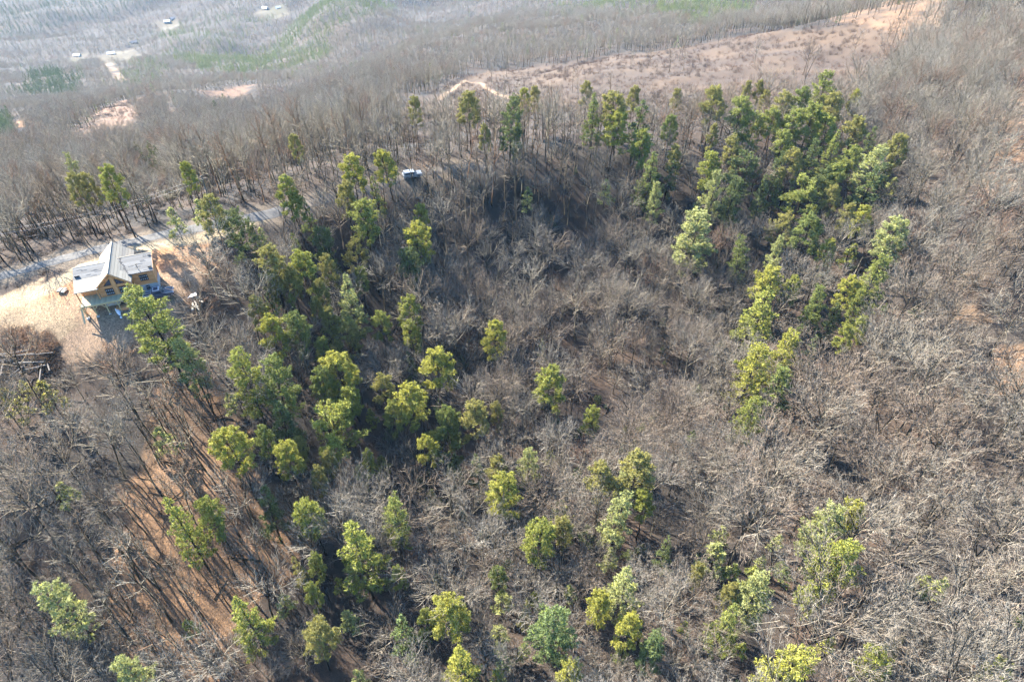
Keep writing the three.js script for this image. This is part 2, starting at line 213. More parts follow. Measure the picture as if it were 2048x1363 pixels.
// a leafless hardwood: { trunk, crown }; o: height, radius of crown, bole (share of the height without limbs), limbs, fine (twigs per shoot)
function hardwood(seed, o) {
  const r = rng(seed), wood = new MB(true), tw = new MB(true), H = o.h, R = o.r, r0 = H * 0.0125 * (o.stout ?? 1), tt = o.w ?? 0.023;
  const top = H * o.leader, trunk = walk(r, V(0, -0.4, 0), around(UP, r() * 0.06, r() * 6.28), top + 0.4, 8, 0.12, 0.03);
  wood.tube(trunk, radii(8, r0, r0 * 0.38), 5, PALE_WOOD);
  const limbs = [];
  for (let k = 0; k < o.limbs; k++) {
    const t = lerp(o.bole / o.leader, 1, (k + 0.3 + r() * 0.5) / o.limbs), [s, d] = on(trunk, t), rel = clamp((t * top - o.bole * H) / (H - o.bole * H), 0, 1);
    const ang = lerp(1.0, 0.3, rel) * (0.8 + r() * 0.4), len = Math.min(R * (1.15 - 0.35 * rel) * (0.75 + 0.5 * r()) / Math.max(0.45, Math.sin(ang)), (H - s.y) * 1.25);
    limbs.push([walk(r, s, around(d, ang, k * 2.4 + r() * 0.9), len, 5, 0.3, 0.09), r0 * lerp(0.42, 0.3, rel), len]);
  }
  limbs.push([walk(r, trunk[8], around(UP, 0.25, r() * 6), H - top, 5, 0.35, 0.12), r0 * 0.36, H - top]);
  for (const [pts, rad, len] of limbs) {
    wood.tube(pts, radii(5, rad, rad * 0.25), 4, PALE_WOOD);
    const nb = Math.max(3, Math.round(len * o.dense * 1.15));
    for (let b = 0; b < nb; b++) {
      const t = lerp(0.18, 1, (b + r()) / nb), [s, d] = on(pts, t), l2 = len * lerp(0.55, 0.26, t) * (0.7 + 0.6 * r()), br = walk(r, s, around(d, 0.35 + r() * 0.5, b * 2.4 + r()), l2, 3, 0.26, 0.09);
      tw.tube(br, radii(3, Math.max(0.03, rad * 0.42), 0.012), 3, PALE_WOOD);
      const ns = Math.max(3, Math.round(l2 * o.dense * 1.5));
      for (let q = 0; q < ns; q++) {
        const [s3, d3] = on(br, lerp(0.15, 1, (q + r()) / ns)), l3 = 0.45 + r() * 0.75, d4 = around(d3, 0.3 + r() * 0.5, r() * 6.28); d4.y += 0.2; d4.normalize();
        twig(tw, r, s3, d4, l3, tt);
        for (let f = 0; f < o.fine; f++) twig(tw, r, s3.clone().addScaledVector(d4, l3 * (0.25 + 0.6 * r())), around(d4, 0.4 + r() * 0.7, r() * 6.28), 0.25 + r() * 0.4, tt * 0.75);
      }
    }
  }
  return { trunk: wood.geo(), crown: tw.geo(), h: H, r: R, n: wood.tris + tw.tris };
}
const HARD = [];
{
  const kinds = [
    { h: 15, r: 3.9, bole: 0.42, leader: 0.72, limbs: 9, dense: 1.7, fine: 3 }, { h: 14, r: 4.4, bole: 0.36, leader: 0.62, limbs: 10, dense: 1.6, fine: 3 }, { h: 16, r: 3.6, bole: 0.5, leader: 0.78, limbs: 9, dense: 1.8, fine: 3 },
    { h: 14.5, r: 4.7, bole: 0.38, leader: 0.55, limbs: 8, dense: 1.6, fine: 3, stout: 1.15 }, { h: 15.5, r: 4.0, bole: 0.44, leader: 0.7, limbs: 8, dense: 1.7, fine: 3 }, { h: 13, r: 3.8, bole: 0.4, leader: 0.66, limbs: 9, dense: 1.9, fine: 3 },
    { h: 15, r: 4.5, bole: 0.4, leader: 0.5, limbs: 7, dense: 1.7, fine: 3, stout: 1.1 }, { h: 16.5, r: 4.2, bole: 0.48, leader: 0.74, limbs: 10, dense: 1.6, fine: 3 },
  ];
  kinds.forEach((o, k) => HARD.push(hardwood(100 + k * 7, o)));
}
const POLE = [0, 1, 2].map((k) => hardwood(300 + k, { h: 15 + k, r: 1.9 + 0.25 * k, bole: 0.55, leader: 0.85, limbs: 7, dense: 1.5, fine: 1, stout: 0.85 }));
const SAPLING = [0, 1, 2].map((k) => hardwood(400 + k, { h: 6 + k, r: 1.3, bole: 0.3, leader: 0.8, limbs: 6, dense: 1.8, fine: 1, stout: 0.7 }));
// far trees, seen from half a kilometre and more: the same growth with fewer, stouter twigs
const FAR = [0, 1, 2, 3].map((k) => hardwood(500 + k, { h: 13.5 + k, r: 2.9 + 0.3 * k, bole: 0.36, leader: 0.7, limbs: 8, dense: 1.05, fine: 1, w: 0.075, stout: 1.0 }));

// needles: a burst of narrow blades round a shoot
function tuft(mb, r, p, dir, size, n, col) {
  const k = 0.68 + r() * 0.62, y = r() < 0.14 ? 1.12 : 1, c = [col[0] * k * y, col[1] * k * (y > 1 ? 1.08 : 1), col[2] * k * (y > 1 ? 0.7 : 1)];
  for (let q = 0; q < n; q++) {
    const d = around(dir, 0.25 + r() * 1.25, r() * 6.28), l = size * (0.65 + 0.6 * r()), side = around(d, Math.PI / 2, r() * 6.28), s = p.clone().addScaledVector(d, -l * 0.18), w = size * 0.36;
    mb.tri(s.clone().addScaledVector(side, w / 2), s.clone().addScaledVector(side, -w / 2), s.clone().addScaledVector(d, l), c, V().copy(d).multiplyScalar(0.5).add(V().crossVectors(d, side)).normalize());
  }
}
// shape(t) is the reach of the boughs at height t of the crown
function pine(seed, o) {
  const r = rng(seed), wood = new MB(), leaf = new MB(true), H = o.h, r0 = H * 0.0115, trunk = walk(r, V(0, -0.4, 0), around(UP, r() * (o.lean ?? 0.05), r() * 6.28), H * 0.97 + 0.4, 10, 0.06, 0.02);
  wood.tube(trunk, radii(10, r0, r0 * 0.15), 6, PALE_WOOD);
  let az = r() * 6;
  for (let k = 0; k < o.boughs; k++) {
    const t = Math.pow((k + 0.2 + r() * 0.6) / o.boughs, o.even ?? 0.9), [s] = on(trunk, lerp(o.bole, 0.985, t)), reach = o.r * o.shape(t) * (0.7 + 0.5 * r()), rise = lerp(o.rise0, o.rise1, t) + (r() - 0.5) * 0.25;
    az += o.whorl && k % o.whorl ? 6.283 / o.whorl + (r() - 0.5) * 0.35 : 2.4 + r();
    const d = V(Math.cos(az) * Math.cos(rise), Math.sin(rise), Math.sin(az) * Math.cos(rise)), b = walk(r, s, d, reach, 4, 0.22, o.curl);
    wood.tube(b, radii(4, Math.max(0.025, r0 * 0.28 * (1 - t * 0.6)), 0.015), 3, PALE_WOOD);
    const nn = Math.max(2, Math.round(reach * o.shoots));
    for (let q = 0; q < nn; q++) {
      const u = lerp(o.bare, 1, (q + r()) / nn), [p, bd] = on(b, u), lat = reach * 0.34 * (1.15 - u) * (o.wide ?? 1) + 0.12, sd = around(bd, 0.5 + r() * 0.7, r() * 6.28); sd.y = sd.y * (o.flat ?? 1) + 0.15; sd.normalize();
      const m = Math.max(1, Math.round(lat / 0.28));
      for (let g = 1; g <= m; g++) tuft(leaf, r, p.clone().addScaledVector(sd, lat * g / m), sd.clone().lerp(UP, o.up ?? 0.4).normalize(), o.size, o.needles, o.col ?? [1, 1, 1]);
    }
    tuft(leaf, r, b[4], d.clone().lerp(UP, 0.5).normalize(), o.size * 1.1, o.needles, [1.1, 1.1, 1]);
  }
  for (let k = 0; k < 5; k++) tuft(leaf, r, on(trunk, 1 - k * 0.012)[0], UP, o.size, o.needles, [1.1, 1.1, 1]);
  return { trunk: wood.geo(), crown: leaf.geo(), h: H, r: o.r, n: wood.tris + leaf.tris };
}
const dome = (t) => Math.sqrt(Math.max(0.05, 1 - Math.pow(Math.abs(t - 0.38) / 0.64, 2.2))), cone = (t) => Math.pow(1.03 - t, 0.75) * (t < 0.12 ? 0.6 + t * 3.3 : 1), ragged = (t) => (0.72 + 0.28 * Math.sin(t * 19 + 1)) * Math.pow(1.04 - t, 0.42) * (t < 0.15 ? 0.5 + t * 3.3 : 1) + 0.06, plume = (t) => dome(0.12 + t * 0.86) * (0.82 + 0.18 * Math.sin(t * 23));
const KIND = {
  // rounded, dense, flat based crown high on a bare stem
  R: [0, 1, 2, 3, 4].map((k) => pine(600 + k, { h: 16, r: 2.6, bole: 0.50 + 0.03 * (k % 3), boughs: 58, shape: dome, rise0: -0.1, rise1: 1.0, curl: 0.05, bare: 0.4, shoots: 8.4, wide: 1.25, size: 0.36, needles: 6, lean: 0.1 })),
  // tall and feathery, boughs in whorls
  W: [0, 1, 2, 3, 4].map((k) => pine(620 + k, { h: 19, r: 2.9, bole: 0.26 + 0.05 * (k % 3), boughs: 70, whorl: 5, shape: [ragged, plume, ragged, cone, plume][k], rise0: -0.05, rise1: 0.75, curl: 0.07, bare: 0.3, shoots: 7, wide: 1.25, flat: 0.4, up: 0.45, size: 0.38, needles: 6 })),
  // broad and thin, several tiers of spreading boughs
  B: [0, 1, 2].map((k) => pine(640 + k, { h: 14, r: 4.0, bole: 0.34, boughs: 46, shape: dome, rise0: 0.0, rise1: 0.9, curl: 0.05, bare: 0.35, shoots: 4.4, wide: 1.1, flat: 0.5, size: 0.42, needles: 6, lean: 0.08 })),
  // dark narrow evergreen
  D: [0, 1].map((k) => pine(660 + k, { h: 13, r: 2.2, bole: 0.2, boughs: 52, shape: cone, rise0: -0.25, rise1: 0.5, curl: 0.02, bare: 0.2, shoots: 5.5, wide: 1.2, flat: 0.5, size: 0.4, needles: 6 })),
  // young, bushy
  S: [0, 1, 2].map((k) => pine(680 + k, { h: 6, r: 1.6, bole: 0.16, boughs: 26, shape: cone, rise0: 0.1, rise1: 0.8, curl: 0.06, bare: 0.2, shoots: 5, wide: 1.2, size: 0.46, needles: 6 })),
};
const FARPINE = [0, 1].map((k) => pine(700 + k, { h: 12, r: 2.0, bole: 0.2, boughs: 20, shape: cone, rise0: 0, rise1: 0.7, curl: 0.05, bare: 0.3, shoots: 2.6, size: 0.75, needles: 4 }));

const VC = { vertexColors: true };
const bark = [std(0.50, 0.45, 0.36, 0.95, VC), std(0.58, 0.54, 0.46, 0.95, VC), std(0.42, 0.36, 0.29, 0.95, VC)], plainBark = [std(0.10, 0.09, 0.08), std(0.14, 0.125, 0.11)];
const twigs = [std(0.52, 0.47, 0.385, 0.95, VC), std(0.58, 0.545, 0.47, 0.95, VC), std(0.47, 0.39, 0.31, 0.95, VC)];
const white = std(1, 1, 1, 0.95, VC);
const pineBark = std(0.105, 0.085, 0.07, 0.95), pineBarkGrey = std(0.16, 0.145, 0.13, 0.95);
const needle = (r, g, b) => new THREE.MeshPhysicalMaterial({ color: C(r, g, b), vertexColors: true, roughness: 0.95, transmission: 0.3, specularIntensity: 0.25, side: THREE.DoubleSide });
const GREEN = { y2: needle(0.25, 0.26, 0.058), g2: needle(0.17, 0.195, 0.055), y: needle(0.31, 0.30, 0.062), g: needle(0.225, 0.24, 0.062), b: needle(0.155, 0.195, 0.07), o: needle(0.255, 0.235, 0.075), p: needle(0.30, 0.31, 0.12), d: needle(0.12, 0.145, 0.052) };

const PINE_LIST = `
318,650,85,120,W,g,tall leaning white pine in front of the house beside the parked truck
385,735,50,52,W,p,thin pale pine just below the tall pine in front of the house
496,757,60,95,W,y,bright feathery pine between the leaf strewn slope and a darker twin
557,775,62,92,W,g,duller feathery pine close beside its bright twin above the leaf strewn slope
460,802,28,42,S,p,small young pine at the foot of the bright feathery twin pines
324,880,42,52,S,p,small pale pine barred by trunk shadows on the leaf strewn slope
466,892,76,74,R,y,round crowned bright pine standing alone at the upper edge of the leaf strewn slope
532,885,42,48,R,g,small green pine half behind a yellower round pine near the leaf strewn slope
568,904,52,58,R,y,yellow round pine just beside a small green one near the leaf strewn slope
562,842,70,60,D,d,dark shaded evergreen under the two feathery pines by the leaf strewn slope
365,1050,62,120,W,y,tall bright pine with a dark visible stem at the middle of the leaf strewn slope
425,1030,56,74,R,y,dark stemmed bright pine paired with a taller one on the leaf strewn slope
132,985,40,90,S,p,thin pale young pine in the grey thicket below the log pile
22,805,48,48,S,o,olive evergreen bush in the shade just below the felled logs
52,778,26,24,S,o,tiny olive bush between the felled logs
94,790,44,36,S,o,low yellowish evergreen bush right below the felled logs
138,1215,78,110,W,p,pale wispy pine in the lower corner thicket under the leaf strewn slope
494,1235,70,104,W,y,bright pine with a shaded dark lower side at the foot of the leaf strewn slope
380,1255,30,54,S,g,small green pine beside long trunk shadows low on the leaf strewn slope
270,1345,62,70,W,p,pale greyish pine cut by the lower frame edge under the leaf strewn slope
535,1020,60,84,D,d,sparse bluish dark evergreen beside the leaf strewn slope
543,667,54,84,R,y,tall round topped pine first of a pair in the wood below the house yard
598,662,58,62,R,g,rounded pine second of a pair in the wood below the house yard
640,696,34,46,R,g,small shaded pine behind the round topped pair below the house yard
697,603,56,92,W,p,pale feathery tall pine alone in the dark wood across from the house
765,650,40,54,R,g,small oval pine between a pale feathery pine and a bright round one
817,626,48,52,R,y,bright round pine standing over a smaller one in the hollow
826,668,40,48,R,y,smaller bright pine directly below a round one in the hollow
987,675,50,92,R,y,tall narrow yellow pine alone in the middle of the dark hollow
698,676,70,62,B,o,spreading olive pine above a bright round one in the central grove
694,735,70,74,R,y,bright rounded pine at the centre of the central grove
873,738,68,56,R,y,bright flat topped pine alone over a black gap in the hollow
648,778,52,54,R,g,round green pine above the broad spreading pine
698,800,48,48,R,y,yellow topped pine right above the broad spreading pine
765,780,46,52,R,o,dull olive pine over a grey bare tree in the central grove
825,798,68,62,R,y,large bright round pine at the far side of the central grove
662,862,118,92,B,y,broadest spreading yellow green pine in the central grove
743,832,26,32,S,y,tiny bright pine top beside the broad spreading pine
785,830,40,52,R,g,thin green pine between the broad spreading pine and a large round one
880,812,28,32,S,p,pale small pine peeping out beside the large round one of the grove
898,842,50,48,R,g,green pine over a larger olive one on the grove's far side
892,878,74,68,B,g,wide dark green pine in the grove above a small bright one
856,898,42,42,R,y,small bright pine at the lower tip of the central grove
950,840,60,66,R,o,pale olive ragged pine past the far side of the central grove
995,828,30,40,R,o,thin olive pine beside a ragged pale one past the grove
960,948,46,52,D,d,dark blue green evergreen below the olive ragged pine
915,935,34,42,D,d,dark slim evergreen in the shade under the grove's lower tip
722,945,30,36,S,g,small green pine in the shade under the broad spreading pine
765,928,32,38,S,o,small olive pine behind a bare grey tree under the grove
420,425,46,48,R,o,olive roadside pine with thin bare stems near the power line
476,460,66,64,B,d,dense dark group crown of a roadside pine by the bright dirt turn
508,470,30,52,D,d,dark narrow evergreen touching the road's bright dirt turn
571,385,42,48,R,y,round topped pine by the road bend with a darker neighbour
590,412,30,46,R,g,darker pine leaning on a round topped one by the road bend
616,430,36,40,D,g,low dark pine below the road bend
703,345,52,54,R,y,large umbrella crowned pine on the far roadside
780,328,44,48,R,y,tall pine with a bare stem right beside the white vehicle
691,393,40,44,R,o,thin olive pine below the umbrella crowned one
754,390,36,44,D,g,dark pine below the tall one by the white vehicle
730,432,60,58,R,g,full green pine on the slope under the road between two thin ones
844,440,34,38,R,y,small round pine above a double crowned one under the road
830,478,58,56,R,y,double crowned pine on the slope under the road
822,532,54,58,R,d,dark shaded pine right below the double crowned one
543,525,60,46,R,o,bushy olive pine in the wood beside the house yard
602,540,56,52,R,y,bright edged pine next to the bushy olive one
582,562,40,32,R,o,low olive pine under the bright edged one
652,492,58,50,B,d,ragged sparse pine on the slope between road and grove
715,513,48,38,B,o,thin spreading pine next to the ragged sparse one
655,540,36,38,R,o,faint olive pine below the ragged sparse one
720,552,28,30,R,g,small green pine under the thin spreading one
524,475,26,34,S,p,pale sapling pine in the bright dirt turn of the road
146,380,34,32,R,o,first olive pine of three above the trees behind the house
178,376,30,32,R,o,middle olive pine of three above the trees behind the house
222,368,44,40,R,y,largest pine of three above the trees behind the house
378,346,28,28,R,y,lone round pine top over the bare trees behind the road
593,293,26,26,R,o,small pine top on the bare ridge overlooking the valley
445,435,34,40,S,p,pale green young pine among trunks behind the road
400,425,34,36,S,p,light green young pine by the wires behind the road
350,442,36,30,S,p,low pale young pine farther along the wires behind the road
152,348,28,34,W,p,pale green far pine at the valley side above the olive three
285,312,26,40,D,d,first of three dark pines by the reddish dirt strip
299,308,24,40,D,d,second of three dark pines by the reddish dirt strip
312,318,24,36,D,d,third of three dark pines by the reddish dirt strip
450,204,18,18,D,d,lone dark pine in the far grey woods below the reddish patch
435,220,22,18,D,d,low dark pine just below the lone one in the far grey woods
316,252,14,20,D,d,tiny dark pine at the edge of the far valley field
830,221,28,22,R,o,single small pine top before the cut over hillside
938,212,46,40,R,o,thin olive pine on the skyline of the ridge before the dirt track
1018,245,46,78,W,d,tall dark column shaped pine on the ridge
1050,198,26,28,R,y,small bright pine top beside a flatter one on the ridge
1074,196,24,20,R,o,flat olive pine top beside a small bright one on the ridge
1174,186,26,26,R,o,lone olive pine top at the edge of the cut over hillside
1188,232,40,60,W,g,tall green pine at the start of the ridge pine row
1225,258,48,54,R,y,yellowest layered pine on the ridge
1240,214,54,40,R,o,flat olive crown behind the yellow layered pine on the ridge
1270,246,62,56,D,d,dark mass pine between the yellow layered and the round one
1285,292,48,54,R,y,round bright pine below the dark ridge pines
1266,195,26,22,R,o,thin pine top above the dark ridge pines
1355,202,24,22,R,o,isolated thin pine top over pale bare trees on the ridge
1298,352,54,68,W,g,blue green pine with a dark twin below the ridge
1336,352,32,64,D,d,dark twin of a blue green pine below the ridge
1210,382,30,48,S,p,pale young pine alone in the bare wood below the ridge
1312,405,36,54,W,p,slim light pine beneath the blue green and dark twins
1055,395,28,26,S,p,faint pale young pine in the bare wood near the road end
1348,316,30,28,R,o,small olive pine over the dark twin below the ridge
1428,208,52,40,R,o,olive pine with open crown on the ridge toward the hillside
1483,230,54,44,R,g,open crowned pine with bare stems beside a large broad one
1493,182,22,18,R,o,nearer the hollow of two tiny pine tops above the pine ridge
1519,183,22,18,R,o,nearer the hillside of two tiny pine tops above the pine ridge
1532,202,22,18,R,o,tiny pine top just below the pair above the pine ridge
1568,210,42,40,R,o,dull pine before two pointed ones on the pine ridge
1601,200,38,52,R,g,middle pine of three tall ones at the ridge top
1640,192,42,52,W,g,tallest pointed pine at the far top of the pine ridge
1672,218,42,38,R,o,round olive pine right under the tallest pointed one
1707,202,24,26,R,y,small lone pine past the tallest pointed one
1508,262,66,64,B,g,largest broad pine of the ridge grove with dark stems under it
1553,242,38,38,R,g,dark round pine next to the largest broad ridge pine
1580,250,46,46,R,g,middle rounded pine in the ridge grove
1622,240,54,44,R,g,wide pine in the ridge grove above a bright round one
1662,258,46,48,R,y,bright round pine in the upper ridge grove
1710,264,46,50,R,o,thin olive pine beside the bright round ridge pine
1797,296,42,56,R,o,leaning pine set apart at the outer side of the ridge grove
1733,290,40,50,D,d,dark pine between the ridge grove and the leaning one
1661,306,42,60,W,g,pointed green pine under the bright round ridge pine
1694,326,44,48,R,g,middle pine in the slope grove below the ridge
1740,336,54,58,W,p,pale feathery pine at the outer side of the slope grove
1672,352,42,48,R,g,rounded pine in the lower slope grove
1645,362,38,40,R,d,shaded pine beside the wide one of the slope grove
1604,390,78,66,B,g,widest pine of the slope grove with knobbly crown
1730,378,68,54,D,d,dark thicket pine in the shade of the slope grove
1782,376,28,40,S,p,small light pine at the shaded edge of the slope grove
1467,300,38,44,R,o,faint olive pine before the largest broad ridge pine
1420,336,46,46,R,y,round yellow pine over a slender column below the ridge
1430,388,34,78,W,p,slender light column pine under the round yellow one
1490,346,74,62,B,d,wide dull dark pine beside the slender column
1456,434,34,34,S,y,bright star shaped young pine near the big pointed pine
1396,418,32,38,S,p,light young pine just above the big pointed pine
1390,482,72,88,W,p,big pointed pine with two tones in the middle of the far hollow
1485,512,42,50,W,g,green pine in shade past the big pointed one
1563,462,58,56,B,o,dull spreading pine on the slope with a brighter neighbour
1620,460,56,50,R,g,brighter pine beside the dull spreading one on the slope
1646,498,30,32,R,y,small bright pine top over a dark column on the slope
1652,536,28,40,D,d,dark column evergreen below a small bright pine top
1694,430,32,44,R,o,olive first one of a small pine pair on the slope
1727,437,38,42,R,y,round second one of a small pine pair on the slope
1782,480,62,72,R,p,big pale fan crowned pine alone on the hardwood hillside
1545,512,34,54,W,p,pale top of the tall pine chain down the hollow
1535,562,58,56,R,y,yellowest pine in the tall chain down the hollow
1580,575,34,38,R,y,small round pine beside the yellowest of the chain
1520,622,74,80,W,y,largest two part pine in the chain down the hollow
1692,577,40,48,R,y,small knobbly pine between the chain and a taller pine
1742,562,50,84,W,g,tall lone green pine between the chain and the bare hillside
1674,612,22,28,S,p,tiny pale pine over a dark evergreen by the chain
1665,642,38,44,D,d,dark evergreen beside the chain down the hollow
1492,745,64,98,W,y,large yellow fan topped pine at the lower end of the chain
1565,712,52,94,W,y,tall pine behind the fan topped one at the chain's lower end
1560,782,62,80,W,g,darker pine beneath the tall one at the chain's lower end
1502,832,48,68,W,g,lowest green pine of the chain hanging over the bare wood
1697,678,32,54,R,y,small bright pine alone in the shade beside the chain
1590,672,28,46,D,d,dark slim evergreen touching the tall chain pine
1622,700,36,38,D,d,low dark evergreen in the shade behind the chain
1097,772,62,68,R,y,round yellow pine alone among bare trees past the hollow
1178,842,34,38,R,y,small bright flat pine alone in the bare wood
1088,708,26,38,D,d,dark small evergreen in a black gap of the hollow
1061,930,40,52,W,p,pale silvery pine above the mixed foreground pines
1100,916,26,28,S,y,small yellow pine next to the pale silvery one
993,940,46,46,R,o,olive pine above a bright yellow bushy one
1005,1000,68,74,R,y,bright yellow bushy pine beside the white snag
1204,960,58,64,R,o,olive pine beside a taller olive one above the big pale pine
1268,950,78,78,R,o,tall olive pine with orange tinge over the big pale pine
1228,1035,62,86,W,p,big pale bright pine below the two olive ones
1252,985,38,40,W,p,light pine squeezed between the olive pair and the big pale one
1290,1008,42,40,R,y,small yellow pine beside the big pale one
620,1018,60,54,R,y,round yellow pine alone beyond the leaf strewn slope
787,1045,60,90,W,g,feathery pine next to the large sloping bright one
718,1100,88,122,W,y,large bright pine with a long sloping side
677,1170,26,62,S,y,slim yellow pine at the lower side of the large sloping one
1066,1085,66,54,R,y,low bright pine beyond the big round bare tree
918,1225,74,104,R,y,tall knobbly bright pine beside the big round bare tree
922,1325,68,84,W,y,bright pine below the tall knobbly one at the frame edge
698,1240,40,48,S,p,pale small pine behind white branches in the lower wood
805,1270,60,80,D,b,blue green pyramid evergreen in the lower wood
625,1265,62,84,R,o,dim olive pine over long dark trunk shadows
998,1272,44,36,S,p,small pale round pine among bare trees near the lower frame
1008,1322,38,38,S,b,small blue green pine near the lower frame
992,1356,36,30,S,y,yellow pine tip cut by the lower frame edge
715,1356,36,32,S,p,pale pine tip cut by the lower frame edge
862,995,28,24,S,g,small green pine in a dark gap above the white snag
1126,1058,46,44,R,o,small olive pine in bare trees beside the big pale pine
1250,1172,70,78,W,p,pale bright pine topping a clump of four near the lower edge
1200,1205,52,90,R,y,yellow drooping pine in the clump of four near the lower edge
1258,1255,56,80,R,y,bright ragged pine in the clump of four near the lower edge
1300,1300,48,58,W,b,blue green lowest pine in the clump of four near the lower edge
1110,1250,78,114,W,b,large blue green cone shaped pine near the lower edge
1137,1346,50,46,R,y,yellow pine below the large blue green cone
1428,1115,54,38,S,p,pale flat young pine over orange leaves
1450,1248,56,78,W,g,bright green pine below a pale wispy one in the lower wood
1502,1205,62,78,W,p,pale wispy pine beside a bright green one in the lower wood
1369,1257,24,24,S,y,tiny yellow pine beside white branches in the lower wood
1330,1105,38,44,D,d,dark evergreen over orange leaves in the lower wood
1640,1062,66,104,W,p,pale upper part pine of the big lower clump
1700,1026,56,44,R,y,round yellow pine topping the big lower clump
1672,1122,80,118,W,y,largest bright pine of the big lower clump
1617,1190,52,54,R,y,round bright pine just under the big lower clump
1845,1168,38,32,S,g,first of two small pines under leaning white limbs
1880,1175,38,32,S,p,second of two small pines under leaning white limbs
1778,1290,42,50,D,d,dark evergreen above a bright pine near the lower corner
1563,1332,92,104,W,y,big bright pine at the lower frame edge
1748,1340,74,78,R,y,bright pine with orange leaves beside it at the lower frame
1985,1352,56,50,R,y,bright pine in the lower corner away from the house
1656,1286,32,30,S,y,small bright pine between two big ones near the lower frame
`;
const PINE_FILL = `
SLOPE|small pine in the dense slope grove under the ridge pines|small pines of the dense slope grove|1460,285,1780,405,10,30,44,RRDW,gogd
WOOD|small dull pine in the wood between the house yard and the central grove|small dull pines between yard and grove|510,480,770,640,8,26,38,RSDR,oggo
GROVE|low shaded pine on the inner edge of the central grove|low shaded pines of the central grove|600,700,900,960,5,26,36,DSRR,dggo
NEAR|young pale pine under bare trees around the lower pine clumps|young pale pines around the lower clumps|1040,1010,1580,1320,16,26,38,SSSR,ppgo
RIDGE|slim olive pine among the bare trunks on the ridge crest|slim olive pines on the ridge crest|900,215,1450,290,4,24,34,RWRR,ogog
CHAIN|small pine along the pine chain down the hollow|small pines along the hollow chain|1500,460,1760,720,5,28,38,RSRW,ygyg
BOTTOM|small green pine under bare trees at the lower frame side|small green pines at the lower frame side|560,1120,1080,1330,9,28,38,SSRD,gpgo
`;

// ---------------------------------------------------------------- pines, each where it stands: bearing of the crown, its span, kind, colour, what singles it out
const rp = rng(9), PINES = [];
// and smaller ones that fill the groves between them
const PINE_LINES = PINE_LIST.trim().split('\n');
for (const line of PINE_FILL.trim().split('\n')) {
  const [, label, group, span] = line.split('|'), [u0, v0, u1, v1, n, w0, w1, kinds, cols] = span.split(','), taken = PINE_LINES.map((l) => l.split(',').map(Number));
  for (let k = 0, tries = 0; k < +n && tries < 400; tries++) { const u = lerp(+u0, +u1, rp()), v = lerp(+v0, +v1, rp()), w = lerp(+w0, +w1, rp()); if (taken.some((t) => Math.hypot(t[0] - u, t[1] - v) < (t[2] + w) * 0.42)) continue; const q = Math.floor(rp() * 4); taken.push([u, v, w]); PINE_LINES.push([u, v, w, w * 1.2, kinds[q], cols[q], label, group].join(',')); k++; }
}
for (const line of PINE_LINES) {
  const [u, v, w, h, kind, col, label, group] = line.split(',');
  const set = KIND[kind], proto = set[Math.floor(rp() * set.length)], crownAt = { R: 0.78, W: 0.66, B: 0.7, D: 0.62, S: 0.6 }[kind];
  let H = proto.h, x, d, z, R;
  for (let k = 0; k < 3; k++) {                                    // the height follows from the span of the crown
    [x, d] = place(+u, +v, H * crownAt); z = toView(x, land(x, d) + H * crownAt, d)[2]; R = w / 2 * z / FPX;
    H = kind === 'S' ? clamp(R * 4.4, 5, 11) : clamp(proto.h * (0.55 + 0.45 * R / proto.r) * (kind === 'W' ? clamp(0.75 + 0.25 * h / w / 1.3, 0.85, 1.25) : 1) * 1.07, 11, 27);
  }
  const s = R / proto.r * { R: 1.04, W: 1.26, B: 1.06, D: 1.1, S: 1.3 }[kind], t = thing('pine_tree', label, 'pine tree', P3(x, d), rp() * 6.28, group ?? 'evergreens of the wooded ridge and hollow');
  part('trunk', proto.trunk, kind === 'W' ? pineBarkGrey : pineBark, t); part('crown', proto.crown, GREEN[rp() < 0.45 && GREEN[col + '2'] ? col + '2' : col], t);
  t.scale.set(s, H / proto.h, s);
  PINES.push({ x, d, r: R, h: H, view: [+u, +v, +w, +h], z });
}

